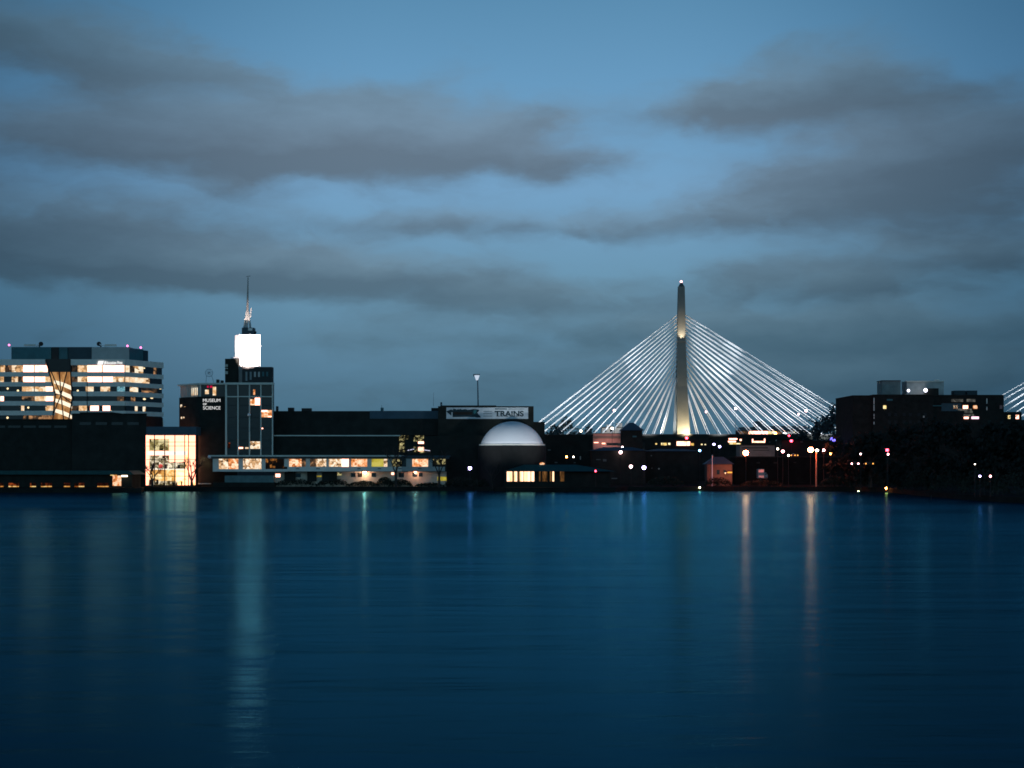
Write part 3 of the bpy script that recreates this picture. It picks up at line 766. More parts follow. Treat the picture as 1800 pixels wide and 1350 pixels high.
# long hall
LD = MD + 4
MB().pbox(480.5, 700, 766.5, 800, LD - 3, 20).build('hall_wall', DARK, mu)
MB().pbox(480.5, 703, 764.8, 766.6, LD - 3.6, 21).build('hall_coping', PALE, mu)
MB().pbox(481, 776, 722.5, 765, LD + 10, 40).build('hall_wall', DARK2, mu)
MB().pbox(650, 775, 722.2, 736, LD + 9.7, 2).build('hall_parapet', BLUEDARK, mu)
MB().pbox(700.3, 850, 766, 858, LD - 1, 30).build('hall_wall', DARK, mu)
for a, b, y0, y1, mt in ((702, 712, 765.5, 795, R_SP), (714, 719, 765.5, 772, R_SP), (727, 745, 765.5, 776, R_SP), (735, 745, 776, 780, R_L), (727, 745, 785, 796, R_SP), (735, 745, 786, 793, R_L), (746, 757, 790, 796, R_D)):
    MB().pbox(a, b, y0, y1, LD - 1.15, 0.3).build('window', mt, mu)
g = MB(); bar(g, (716.5, 791.6), (728, 789.5), LD - 1.5, 0.9, 0.3); g.build('strip_light', glow('cold strip light', lin((225, 225, 255)), 1.2), mu)
g = MB(); bar(g, (745.5, 791), (756, 792.2), LD - 1.5, 0.9, 0.3); g.build('strip_light', MATS['cold strip light'], mu)
# roof clutter
for a, b, y0, mt in ((506, 516, 716.5, BLACK), (530, 547, 717.5, BLACK), (485, 488, 714, BLACK), (669, 673.5, 716.5, TEALP), (380, 384, 667, BLACK), (387.5, 391.5, 668.5, BLACK)):
    MB().pbox(a, b, y0, 723 if a > 400 else 673.4, (LD + 14) if a > 400 else MD + 10, 3).build('roof_plant', mt, mu)
MB().tube(P(671, 722.5, LD + 14), P(671, 712, LD + 14), 0.1, 0.06).build('antenna', BLACK, mu)
MB().tube(P(762, 714, LD + 14), P(762, 690, LD + 14), 0.07, 0.04).build('antenna', BLACK, mu)
# rooftop ring aerial on the left wing
t = thing('dish_aerial', 'thin wire dish aerial standing on the roof of the museum beside its spire', 'aerial', P(368, 673, MD + 12))
rr = 1.75; c = P(367.5, 655.5, MD + 12)
ra = MB()
for k in range(20):
    a0, a1 = 2 * math.pi * k / 20, 2 * math.pi * (k + 1) / 20
    ra.tube(c + Vector((math.cos(a0) * rr, 0, math.sin(a0) * rr)), c + Vector((math.cos(a1) * rr, 0, math.sin(a1) * rr)), 0.09, 0.09, 5)
for k in range(6):
    a0 = math.pi * k / 6
    ra.tube(c - Vector((math.cos(a0) * rr, 0, math.sin(a0) * rr)), c + Vector((math.cos(a0) * rr, 0, math.sin(a0) * rr)), 0.06, 0.06, 5)
ra.build('dish', surf('blue grey wire', (0.12, 0.2, 0.25), 0.5), t)
MB().tube(P(362, 673.3, MD + 12), c - Vector((1.2, 0, 1.2)), 0.1, 0.1).build('leg', MATS['blue grey wire'], t)
MB().tube(P(376, 673.3, MD + 12), c + Vector((1.2, 0, -1.2)), 0.1, 0.1).build('leg', MATS['blue grey wire'], t)

# banner block, with the dome in front
bb = thing('theatre_block', 'tall windowless dark block carrying the trains banner behind the white dome', 'building', P(855, HY, LD) - Vector((0, 0, CH - GZ)))
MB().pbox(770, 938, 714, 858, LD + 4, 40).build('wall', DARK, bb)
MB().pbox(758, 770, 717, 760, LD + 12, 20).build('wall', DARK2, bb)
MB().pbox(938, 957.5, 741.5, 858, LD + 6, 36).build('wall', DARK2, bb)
MB().pbox(776, 872, 712.6, 714.2, LD + 7, 30).build('roof_plant', DARK2, bb)
MB().pbox(774, 777, 707, 714, LD + 20, 2).build('roof_plant', BLUEDARK, bb)
bn = thing('banner_sign', 'long pale banner with dark locomotive picture and the word TRAINS above the white dome', 'banner', P(856, 736, LD + 3.8))
BD = LD + 3.6
MB().pbox(784.5, 928.5, 716.3, 736.2, BD, 0.3).build('sheet', surf('pale banner cloth', (0.55, 0.6, 0.62), 0.8, 0.15, 0.5), bn)
INK = surf('dark ink', (0.012, 0.035, 0.045), 0.8)
loco = [(784.8, 723), (793, 719.5), (796, 721), (797, 718.5), (801, 719), (802, 720.5), (805, 719.2), (808, 719.6), (809, 718.6), (812, 720), (818, 719.2), (822, 720.4), (828, 719.8), (832, 719), (838, 719.6),
        (842, 720), (841.5, 723), (839, 725), (841, 728.5), (844, 731), (845.5, 734), (838, 734), (834, 733), (828, 733), (820, 732.6), (808, 733), (798, 733.2), (795.5, 733), (795.5, 724.5), (793.5, 724.5), (793.5, 731), (790, 728), (786, 725)]
MB().pprism(loco, BD - 0.06, 0.05).build('locomotive_picture', INK, bn)
MB().pprism([(832.5, 721), (838, 720.6), (837, 725), (834, 728), (832.5, 726)], BD - 0.1, 0.03).build('locomotive_cab', surf('teal ink', (0.03, 0.16, 0.17), 0.8), bn)
MB().pbox(797, 830, 724, 729, BD - 0.1, 0.03).build('locomotive_panel', surf('brown ink', (0.02, 0.015, 0.012), 0.8), bn)
for y in (722.5, 726.6, 730.7):
    MB().pbox(849.5, 865, y, y + 1.3, BD - 0.05, 0.04).build('small_print', surf('grey ink', (0.16, 0.22, 0.24), 0.8), bn)
for a, b, y0, y1 in ((870, 891, 717.6, 720.0), (893, 921, 718.6, 719.5)):
    MB().pbox(a, b, y0, y1, BD - 0.05, 0.04).build('small_print', MATS['grey ink'], bn)
words_mesh('TRAINS', 869.6, 732, BD, 9.8, INK, 'lettering', bn, 51, 0.03, 0.08)
ser = MB()
for a, b in ((872.6, 878.6), (879.6, 884.2), (888.2, 893.0), (895.8, 899.6), (900.4, 905.8), (906.6, 910.2)):
    ser.pbox(a, b, 730.9, 732.0, BD - 0.11, 0.03)
for a, b in ((869.6, 871), (880, 882)):
    ser.pbox(a, b, 722.2, 725.0, BD - 0.11, 0.03)
ser.build('lettering_serif', INK, bn)

dm = thing('dome', 'big smooth white dome glowing on its dark drum under the trains banner', 'dome', P(900, HY, MD) - Vector((0, 0, CH - GZ)))
DR = 14.35; dc = Vector((X(900, MD - 2), MD + 1.5, Z(780, MD)))
MB().lathe(Vector((dc.x, dc.y, GZ)), [(15.6, 0), (15.6, dc.z - GZ - 0.9)], 40).build('drum', surf('black drum cladding', (0.013, 0.014, 0.014), 0.9), dm)
MB().lathe(dc - Vector((0, 0, 0.9)), [(15.1, 0.02), (15.1, 0.7)], 40).build('rim', PALE2, dm)
hc = 10.4; RS_ = (DR * DR + hc * hc) / (2 * hc); prof = []
a0 = math.asin(DR / RS_)
for i in range(15):
    t = a0 * (1 - i / 14.0)
    prof.append((max(RS_ * math.sin(t), 0.05), RS_ * math.cos(t) - (RS_ - hc) - 0.2))
MB().lathe(dc, prof, 56).build('shell', surf('white dome paint', (0.8, 0.81, 0.83), 0.55, 0.03, 0.2), dm, True)
for sx_ in (-30, 30):
    lamp('SPOT', 'dome_floodlight', dc + Vector((sx_, -46, -10)), dc + Vector((0, -4, 7.5)), 42000, (0.9, 0.95, 1.0), 42, 1.0, 1.0)

pm = thing('roof_mast', 'thin tall mast with a pale lamp cone, on the roof above the trains banner', 'mast', P(840, 714, LD + 20))
MB().tube(P(840.5, 714, LD + 20), P(839.6, 668, LD + 20), 0.32, 0.25, 8).build('pole', BLUEDARK, pm)
MB().lathe(P(838.4, 668.4, LD + 20), [(0.45, 0), (1.15, 2.0), (1.2, 2.3)], 12).build('lamp_cone', glow('pale mast light', lin((205, 220, 240)), 0.9), pm)
MB().pbox(833, 843.4, 657.3, 659, LD + 19, 2.2).build('hood', surf('mast hood', (0.2, 0.25, 0.28)), pm)
MB().pbox(832, 833.2, 657.6, 661.5, LD + 19.2, 1.6).build('hood_end', BLACK, pm)

# floodlights of the lantern tower (on the penthouse roof in front of it, and at its left)
for dxp, wt in ((-6, 1.0), (6, 1.1)):
    lamp('SPOT', 'lantern_floodlight', Vector((X(440 + dxp, LT), LT - 16, Z(650, LT))), Vector((X(440, LT), LT, Z(617, LT))), 78000 * wt, (1.0, 0.74, 0.68), 54, 0.3, 0.6)
lamp('SPOT', 'lantern_side_floodlight', Vector((X(400, LT) - 9, LT - 2, Z(632, LT))), Vector((X(417, LT), LT + 2.5, Z(608, LT))), 9000, (1.0, 0.80, 0.70), 90, 0.7, 0.5)
lamp('SPOT', 'spire_lamp', P(428.5, 575, sd - 2.5), P(433, 552, sd + 2), 500, (1.0, 0.8, 0.66), 50, 0.8, 0.2)
lamp('SPOT', 'spire_lamp', P(438, 575, sd - 2), P(435, 545, sd + 2), 420, (0.7, 0.95, 1.0), 40, 0.8, 0.2)

# ------------------------------------------------------------------ copper roofed pavilion
PD = 674.0
pv = thing('river_pavilion', 'low riverside pavilion with green copper hip roof and glowing tall windows', 'building', P(980, HY, PD) - Vector((0, 0, CH - GZ)))
MB().pbox(886, 1072, 828, 858, PD + 3, 14).build('wall', DARK, pv)
z0, z1 = Z(828.5, PD), Z(817, PD)
hx = [X(886, PD), X(1082, PD)]
g = MB(); g.hexa([(hx[0], PD, z0), (hx[1], PD, z0), (hx[1], PD + 20, z0), (hx[0], PD + 20, z0), (hx[0] + 9, PD + 8, z1), (hx[1] - 17, PD + 8, z1), (hx[1] - 17, PD + 12, z1), (hx[0] + 9, PD + 12, z1)])
g.build('roof', COPPER, pv)
CW = room('creamy curtain light', lin((235, 160, 90)), (1.3, 0.78, 0.42), (1.6, 0.95, 0.6), 1.5, 0.6, 0.62, 1.0, 0.15)
CD_ = room('dim curtain light', lin((50, 34, 20)), lin((130, 88, 48)), lin((190, 140, 90)), 0.75, 0.6, 0.55, 1.0, 0.2)
for a, b, mt in ((891, 900.5, CW), (903.5, 909, CW), (912, 913.6, CD_), (914, 920, CW), (921, 926, CW), (926.6, 932.5, CW), (934, 939, CW), (947.5, 950, CD_), (953, 962, CD_), (966.5, 969, CD_), (971, 974, CW), (984.5, 991.5, CD_)):
    MB().pbox(a, b, 828.8, 846.2, PD + 2.9, 0.3).build('window', mt, pv)
MB().ball(P(953, 815.5, PD + 12), 1.2, 10, 5, 0.6).build('roof_light', R_O, pv)

# ------------------------------------------------------------------ the cable stayed bridge
TD = 950.0
YAW = math.radians(1.8)
tb = Vector((X(1197.5, TD), TD, 0.0))
ax = Vector((math.cos(YAW), -math.sin(YAW), 0)); nr = Vector((-math.sin(YAW), -math.cos(YAW), 0))     # along the deck; towards the camera
up = Vector((0, 0, 1))
zt = lambda y: Z(y, TD)
DZ = zt(766)
def bp(a, s, z): return tb + ax * a + nr * s + up * z
mpp = TD / F
bg_ = thing('cable_stayed_bridge', 'cable stayed road bridge with stone needle tower and fans of white lit cables', 'bridge', (tb.x, tb.y, GZ))
g = MB(); g.hexa([bp(-125, 19, DZ - 2.6), bp(330, 19, DZ - 2.6), bp(330, -19, DZ - 2.6), bp(-125, -19, DZ - 2.6), bp(-125, 19, DZ - 0.2), bp(330, 19, DZ - 0.2), bp(330, -19, DZ - 0.2), bp(-125, -19, DZ - 0.2)])
g.build('deck', DARK2, bg_)
for s in (19.2, -19.2):
    g = MB(); g.hexa([bp(-125, s + .3, DZ - 0.2), bp(330, s + .3, DZ - 0.2), bp(330, s - .3, DZ - 0.2), bp(-125, s - .3, DZ - 0.2), bp(-125, s + .3, DZ + 0.7), bp(330, s + .3, DZ + 0.7), bp(330, s - .3, DZ + 0.7), bp(-125, s - .3, DZ + 0.7)])
    g.build('railing', BLACK, bg_)
for a in (-118, -84, 60, 120):
    g = MB(); g.hexa([bp(a - 2, 12, GZ - 1), bp(a + 2, 12, GZ - 1), bp(a + 2, -12, GZ - 1), bp(a - 2, -12, GZ - 1), bp(a - 2.2, 16, DZ - 2.6), bp(a + 2.2, 16, DZ - 2.6), bp(a + 2.2, -16, DZ - 2.6), bp(a - 2.2, -16, DZ - 2.6)])
    g.build('pier', DARK2, bg_)


def tower(a0, parent, scale=1.0):
    zz = lambda y: DZ + (zt(y) - DZ) * scale
    tw = MB()
    def ring4(z, wa, s0, s1): return [bp(a0 - wa, s0, z), bp(a0 + wa, s0, z), bp(a0 + wa, s1, z), bp(a0 - wa, s1, z)]
    tw.rings([ring4(zz(602), 2.55, 3.0, -3.0), ring4(zz(553), 2.4, 2.6, -2.6), ring4(zz(504), 2.0, 2.2, -2.2)])
    t0 = tw.build('tower_shaft', CONC, parent)
    MB().rings([ring4(zz(504), 1.85, 2.0, -2.0), ring4(zz(496.5), 0.45, 0.45, -0.45)]).build('tower_cap', surf('slate cap', (0.05, 0.08, 0.09), 0.6), t0)
    MB().ball(bp(a0, 0, zz(495.2)), 0.8, 10, 6).build('beacon_lamp', glow('tower beacon', lin((255, 190, 190)), 4.0), t0)
    MB().rings([ring4(zz(602.5), 2.75, 3.6, -3.6), ring4(zz(599.5), 2.75, 3.6, -3.6)]).build('tower_ledge', CONC, t0)
    for s in (1, -1):
        MB().rings([ring4(GZ - 1, 4.2, s * 20.0, s * 12.0), ring4(DZ, 3.9, s * 17.6, s * 11.4), ring4(zz(680), 3.1, s * 8.2, s * 2.6), ring4(zz(602.5), 2.5, s * 3.2, s * 0.05)]).build('tower_leg', CONC, parent)


tower(0, bg_)
tower((2016 - 1197.5) * mpp, bg_, 1.0)
CR = 0.265
NC = 17
for i in range(NC):
    k = i / (NC - 1.0)
    # (inner .. outer): height on the shaft, distance along the deck
    for s in (1, -1):
        z_t = zt(660 + (553 - 660) * k ** 0.92)
        MB().tube(bp(-2.2, s * 1.6, z_t), bp(-(35.5 + (280 - 35.5) * k) * mpp, s * 11.0, DZ), CR, CR, 6).build('stay_cable', CABLE, bg_)
        z_t = zt(676 + (553 - 676) * k ** 0.85)
        MB().tube(bp(2.2, s * 1.2, z_t), bp((29 + (345 - 29) * k) * mpp, s * 7.0, DZ), CR * 0.9, CR * 0.9, 6).build('stay_cable', CABLE, bg_)
a2 = (2016 - 1197.5) * mpp
for i in range(8, NC):
    k = i / (NC - 1.0)
    for s in (1, -1):
        MB().tube(bp(a2 - 2.2, s * 2.0, zt(676 + (553 - 676) * k ** 0.85)), bp(a2 - (29 + (375 - 29) * k) * mpp, s * 17.0, DZ), CR, CR, 6).build('stay_cable', CABLE, bg_)
# floodlights for the cables, set in open air out from the deck
FLC = (0.90, 0.95, 1.0)
for sg in (-1, 1):
    for a, ta, tz, wt, ang in ((20, 21, 46, 230000, 30), (46, 52, 26, 120000, 70), (90, 86, 10, 80000, 66)):
        lamp('SPOT', 'cable_floodlight', bp(sg * a, 45, DZ + 2), bp(sg * ta, 6, DZ + tz), wt * (1.25 if sg > 0 else 1.0), FLC, ang, 0.45, 0.6)
for sg in (-1, 1):
    lamp('SPOT', 'cable_floodlight', bp(sg * 24, 45, DZ + 2), bp(sg * 20, 8, DZ + 13), 70000 if sg > 0 else 56000, FLC, 50, 0.5, 0.6)
lamp('SPOT', 'cable_floodlight', bp(a2 - 75, 45, DZ + 2), bp(a2 - 70, 8, DZ + 34), 130000, FLC, 70, 0.5, 0.6)
# tower lighting: warm at the foot, warm from the ledge up the needle, cold on the far leg
lamp('SPOT', 'tower_foot_floodlight', bp(2.5, 25, DZ + 0.5), bp(0, 11, DZ + 10), 36000, (1.0, 0.78, 0.48), 110, 0.9, 0.4)
lamp('SPOT', 'tower_needle_light', bp(0, 6.2, zt(601)), bp(0, 2.4, zt(582)), 9000, (1.0, 0.80, 0.58), 62, 1.0, 0.3)
lamp('SPOT', 'tower_needle_light', bp(0, 45, DZ + 2), bp(0, 2.5, zt(572)), 130000, (1.0, 0.80, 0.60), 8.5, 1.0, 0.3)  # added fill beam from open air, brightens the needle
lamp('SPOT', 'far_leg_floodlight', bp(-13, -6, DZ + 0.5), bp(-3, -13, DZ + 14), 26000, (0.86, 0.90, 1.0), 90, 0.8, 0.4)


# ------------------------------------------------------------------ trees
def leafy(name, label, px, base_z, D, h, w_, mat, group, seed, leaves=900, trunk_h=0.22, leaf=0.9, cat='tree', conic=False):
    rnd = random.Random(seed)
    x0 = X(px, D)
    t = thing(name, label, cat, (x0, D, base_z), group)
    tr = MB(); tr.tube((x0, D, base_z), (x0 + rnd.uniform(-.3, .3), D, base_z + h * 0.6), 0.035 * h, 0.012 * h, 7)
    for k in range(7):
        a = rnd.uniform(0, 2 * math.pi); zb = base_z + h * rnd.uniform(trunk_h, 0.55)
        tr.tube((x0, D, zb), (x0 + math.cos(a) * w_ * 0.38, D + math.sin(a) * w_ * 0.38, zb + h * 0.22), 0.013 * h, 0.004 * h, 5)
    tr.build('trunk', BARK, t)
    cr = MB(); clumps = []
    for k in range(18):
        a = rnd.uniform(0, 2 * math.pi)
        zz = rnd.uniform(trunk_h + 0.08, 0.93)
        if conic: rad = (1.02 - zz) * 0.62
        else: rad = 0.5 * math.sqrt(max(0.05, 1 - ((zz - 0.56) / 0.48) ** 2))
        rr_ = rad * w_ * math.sqrt(rnd.random())
        clumps.append((Vector((x0 + math.cos(a) * rr_, D + math.sin(a) * rr_, base_z + zz * h)), w_ * rnd.uniform(0.10, 0.2), h * rnd.uniform(0.06, 0.11)))
    for k in range(leaves):
        c, rw, rh = clumps[rnd.randrange(len(clumps))]
        p = c + Vector((rnd.gauss(0, 0.6) * rw, rnd.gauss(0, 0.6) * rw, rnd.gauss(0, 0.6) * rh))
        d = Vector((rnd.gauss(0, 1), rnd.gauss(0, 1), rnd.gauss(0, 1))).normalized(); e = d.orthogonal().normalized(); f_ = d.cross(e)
        s_ = leaf * rnd.uniform(0.5, 1.2); n_ = len(cr.v)
        cr.v += [p + e * s_, p + f_ * s_ * 0.6, p - e * s_, p - f_ * s_ * 0.6]; cr.f.append((n_, n_ + 1, n_ + 2, n_ + 3))
    cr.build('crown', mat, t)
    return t


def bare(label, px, py, D, h, seed, group='bare trees by the river', spread=0.5, levels=5, fork=0.16, thick=0.022):
    rnd = random.Random(seed); base = P(px, py, D)
    t = thing('bare_tree', label, 'tree', base, group)
    tr, cr = MB(), MB()
    def grow(p, d, l, r, lev):
        mid = p + d * l * 0.5 + Vector((rnd.uniform(-1, 1), rnd.uniform(-1, 1), rnd.uniform(-.3, .3))) * l * 0.07
        q = p + d * l
        tgt = tr if lev >= levels - 1 else cr
        tgt.tube(p, mid, r, r * 0.85, 6, False); tgt.tube(mid, q, r * 0.85, r * 0.68, 6, True)
        if lev == 0: return
        for k in range(2 if rnd.random() < 0.45 else 3):
            nd_ = (d + Vector((rnd.gauss(0, spread), rnd.gauss(0, spread), rnd.uniform(-0.1, 0.35)))).normalized()
            if nd_.z < 0.12: nd_.z = 0.2; nd_.normalize()
            grow(q, nd_, l * rnd.uniform(0.66, 0.86), r * 0.6, lev - 1)
    for k in range(3):
        d = Vector((math.sin(k * 2.2 + seed) * 0.42, math.cos(k * 2.2 + seed) * 0.3, 1)).normalized()
        grow(base + Vector((0, 0, h * fork)), d, h * 0.25, h * thick * 0.7, levels - 1)
    tr.tube(base - Vector((0, 0, .3)), base + Vector((0, 0, h * fork)), h * thick * 1.3, h * thick, 8)
    tr.build('trunk', BARK, t); cr.build('crown', BARK, t)
    return t


bare('bare tree with a forked trunk before the white end of the glass hall', 337, 856, 684, 15.0, 3, levels=4, spread=0.45, thick=0.04)
bare('bare low tree before the dim end of the glass hall', 268, 856, 684, 13.0, 8, levels=4, spread=0.55, thick=0.04)
bare('bare dark tree rising across the gallery windows near the orange lamp', 696, 855, MD - 20, 17.0, 21, levels=5, fork=0.34, spread=0.5, thick=0.03)
bare('bare tree before the end of the gallery beside the dome drum', 772, 856, MD - 18, 17.0, 5, levels=5, fork=0.28, spread=0.55, thick=0.03)
bare('bare twiggy tree left of the green roofed pavilion', 866, 858, MD - 16, 13.0, 14, levels=5, spread=0.5)

# low hedges on the bank under the gallery
def shrub(label, px, D, w_px, top_y, seed, group='rounded shrubs on the museum bank'):
    rnd = random.Random(seed); wm_ = w_px * D / F; h = Z(top_y, D) - GZ
    t = thing('shrub', label, 'shrub', (X(px, D), D, GZ), group)
    cr = MB()
    for k in range(800):
        a = rnd.uniform(0, 2 * math.pi); b = rnd.random()
        r_ = math.sqrt(rnd.random()); u_ = Vector((math.cos(a) * r_ * wm_ / 2, math.sin(a) * r_ * 1.8, h * math.sqrt(max(0, 1 - r_ * r_)) * rnd.uniform(0.35, 1.0)))
        p = Vector((X(px, D), D, GZ)) + u_
        d = Vector((rnd.gauss(0, 1), rnd.gauss(0, 1), rnd.gauss(0, 1))).normalized(); e = d.orthogonal().normalized(); f_ = d.cross(e)
        s_ = rnd.uniform(0.2, 0.48); n_ = len(cr.v)
        cr.v += [p + e * s_, p + f_ * s_ * .7, p - e * s_, p - f_ * s_ * .7]; cr.f.append((n_, n_ + 1, n_ + 2, n_ + 3))
    cr.build('foliage', BUSH, t)
    st = MB(); st.tube((X(px, D), D, GZ - .2), (X(px, D), D, GZ + h * .6), 0.15, 0.08); st.build('stem', BARK, t)


for px, wpx, ty, lab in ((520, 76, 841, 'wide dark shrub below the dark gallery window'), (585, 60, 840, 'dark shrub under the yellow slit window of the museum undercroft'), (640, 56, 845, 'low dark shrub directly under the brightest wall lamp'),
                         (676, 30, 838, 'narrow upright dark shrub between the two wall lamps'), (704, 42, 842, 'rounded dark shrub at the foot of the bare gallery tree'), (755, 52, 848, 'low dark shrub under the orange wall lamp'),
                         (810, 60, 838, 'dark shrub below the violet lamp'), (850, 56, 842, 'dark shrub between the violet lamp and the pavilion windows'), (1262, 50, 838, 'dark shrub in front of the small orange lit lodge'), (1170, 70, 836, 'wide dark shrub on the bank right of the large violet lamp'), (1340, 80, 843, 'wide dark shrub on the bank before the blue box truck')):
    shrub(lab, px, 697 if px > 1200 else 691.5, wpx, ty, int(px))

# trees behind the left end of the bridge and at its right end
i = 0
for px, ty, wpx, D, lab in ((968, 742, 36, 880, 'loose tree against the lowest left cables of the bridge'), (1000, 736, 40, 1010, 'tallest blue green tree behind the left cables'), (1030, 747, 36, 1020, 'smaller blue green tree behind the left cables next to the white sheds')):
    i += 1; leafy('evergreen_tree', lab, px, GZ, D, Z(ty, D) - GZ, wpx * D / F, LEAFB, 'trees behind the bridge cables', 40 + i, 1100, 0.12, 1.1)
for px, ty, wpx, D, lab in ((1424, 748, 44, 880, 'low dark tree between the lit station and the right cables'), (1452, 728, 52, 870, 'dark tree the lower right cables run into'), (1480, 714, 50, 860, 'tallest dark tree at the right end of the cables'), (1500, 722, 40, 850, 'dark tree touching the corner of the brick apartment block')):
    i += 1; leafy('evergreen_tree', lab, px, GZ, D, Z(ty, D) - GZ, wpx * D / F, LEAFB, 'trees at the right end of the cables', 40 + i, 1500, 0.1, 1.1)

# distant wood closing the view under the deck
rnd = random.Random(77); wd_ = MB()
for k in range(13000):
    px = rnd.uniform(860, 2260); D = rnd.uniform(1060, 1120)
    hh = (0.75 + 0.25 * math.sin(px * 0.06) * math.sin(px * 0.023 + 1)) * (Z(766, D) - GZ)
    p = Vector((X(px, D), D, GZ + hh * rnd.random() ** 0.8))
    d = Vector((rnd.gauss(0, 1), rnd.gauss(0, 1), rnd.gauss(0, 1))).normalized(); e = d.orthogonal().normalized(); f_ = d.cross(e)
    s_ = rnd.uniform(1.2, 3.0); n_ = len(wd_.v)
    wd_.v += [p + e * s_, p + f_ * s_ * .7, p - e * s_, p - f_ * s_ * .7]; wd_.f.append((n_, n_ + 1, n_ + 2, n_ + 3))
tag(wd_.build('distant_wood', LEAF), 'dark far wood behind the bridge deck', 'wood', None, 'stuff')


# ------------------------------------------------------------------ dark buildings between the museum and the right bank
def block(name, label, a, b, ytop, D, depth, mat, wins=(), roof=None, group=None, cat='building', roofmat=None):
    t = thing(name, label, cat, (X((a + b) / 2, D), D + depth / 2, GZ), group)
    MB().box(X(a, D), X(b, D), D, D + depth, GZ - 0.5, Z(ytop, D)).build('wall', mat, t)
    if roof:                                            # hip roof with overhang; roof = ridge row
        o = 1.0; x0, x1 = X(a, D) - o, X(b, D) + o; zr0, zr1 = Z(ytop, D), Z(roof, D); mx_ = min((x1 - x0) * 0.42, depth * 0.5)
        MB().hexa([(x0, D - o, zr0), (x1, D - o, zr0), (x1, D + depth + o, zr0), (x0, D + depth + o, zr0),
                   (x0 + mx_, D + depth * .45, zr1), (x1 - mx_, D + depth * .45, zr1), (x1 - mx_, D + depth * .55, zr1), (x0 + mx_, D + depth * .55, zr1)]).build('roof', roofmat or BLUEDARK, t)
    else:
        MB().box(X(a, D) - .2, X(b, D) + .2, D - 0.3, D + depth + .2, Z(ytop, D), Z(ytop, D) + 0.5).build('parapet', roofmat or DARK2, t)
    for x0, x1, y0, y1, mt in wins:
        MB().pbox(x0, x1, y0, y1, D - 0.12, 0.3).build('window', mt, t)
    return t


YW = room('yellow window', lin((180, 130, 50)), lin((240, 200, 110)), lin((255, 240, 190)), 1.3, 0.6, 0.6)
GW = surf('grey pane', (0.12, 0.15, 0.15), 0.4)
block('wharf_building', 'dark flat wharf block between the dome drum and the turret', 958, 1042, 766, 790, 20, DARK, [(963, 968, 790, 792, GW), (975, 980, 812, 814, GW), (1019.5, 1021, 802, 808, PALE), (1008, 1012, 812.4, 814, GW)])
pk = block('pink_lit_building', 'low pink walled building under the left cables beside the turret', 1043, 1096, 763, 850, 20, surf('pink brown wall', (0.33, 0.17, 0.15), 0.8),
           [(1044, 1052, 777.2, 778.6, R_L), (1058, 1064, 778.5, 780.6, R_L), (1066, 1092, 778.5, 783, GLASS)], None, None, 'building', surf('brown eaves', (0.12, 0.09, 0.08)))
MB().pbox(1042, 1097, 767, 771, 849, 1).build('fascia', surf('brown eaves', (0.12, 0.09, 0.08)), pk)
lamp('SPOT', 'pink_wall_lamp', P(1068, 781, 838), P(1068, 770, 851), 5200, (1.0, 0.62, 0.55), 110, 0.9, 0.5)
tu = block('turret_building', 'dark square turret with a low pointed roof in front of the cables', 1093.5, 1129, 756.5, 760, 10.5, DARK, [(1112, 1119, 766, 768.5, TEALP)], 742.5)
block('boathouse', 'dark wide boathouse with grey panes below the turret', 1040, 1135, 792, 740, 14, DARK2, [(1048, 1056, 807, 808.6, GW), (1060, 1066, 807, 811, GW), (1075, 1085, 840, 842, GW)], 786)
block('tower_foot_building', 'low dark building with small yellow windows at the foot of the needle tower', 1134, 1250, 774, 880, 22, DARK,
      [(1152, 1155, 779, 781.5, YW), (1162, 1164.6, 778.4, 782.6, YW), (1166, 1172, 778.4, 782.8, YW), (1174.4, 1178.4, 778.4, 782, YW), (1189.5, 1213, 776, 783.2, R_L), (1214.6, 1219.6, 779, 783, YW), (1232, 1235, 780, 782.4, YW), (1238.6, 1241, 780.4, 782.4, YW)])  # broadest glowing pane stands in for the lit base of the tower pier
block('shed', 'dark shed with small pale panes right of the violet lamp', 1136, 1226, 793, 770, 14, DARK, [(1144, 1146, 800, 802, GW), (1145, 1147, 822, 824, GW), (1157, 1159.5, 823, 825, PALE)], 789)
lh = block('lodge', 'small lodge with orange lit end wall behind the flagpole', 1243, 1287, 816, 715, 9, surf('salmon wall', (0.16, 0.085, 0.07), 0.85), [(1260, 1265, 826, 834, GLASS), (1272, 1276, 826, 832, GLASS)], 803, None, 'house')
lamp('SPOT', 'lodge_lamp', P(1284, 833, 707), P(1270, 826, 716), 1500, (1.0, 0.55, 0.3), 120, 0.9, 0.3)
MB().pbox(1279, 1287, 829.2, 831.6, 712, 0.6).build('porch_light', glow('amber porch light', lin((255, 170, 70)), 1.6), lh)
dp = block('depot', 'dark depot under the deck with white lit strips', 1252, 1374, 769.5, 885, 16, DARK, [(1281, 1296, 770.4, 772.8, R_L), (1280, 1293.5, 774.8, 777.6, R_L), (1300.4, 1303.6, 771.8, 775, R_L), (1363.6, 1365.4, 773, 776.6, PALE),
                                                                                                             (1322, 1345, 775.4, 778, R_L), (1322, 1324, 771.6, 775.2, R_L), (1343, 1345.2, 771, 775.2, R_L), (1282, 1302, 778.8, 781, YW)])
block('ramp_building', 'brown lit concrete ramp house right of the big red lamp', 1301, 1362, 783, 800, 14, surf('brown concrete', (0.24, 0.18, 0.16), 0.85), [(1304, 1350, 786.5, 788, DARK2), (1324, 1352, 791, 792, DARK2)])
lamp('SPOT', 'ramp_lamp', P(1330, 806, 786), P(1332, 792, 801), 900, (1.0, 0.75, 0.62), 120, 0.9, 0.4)
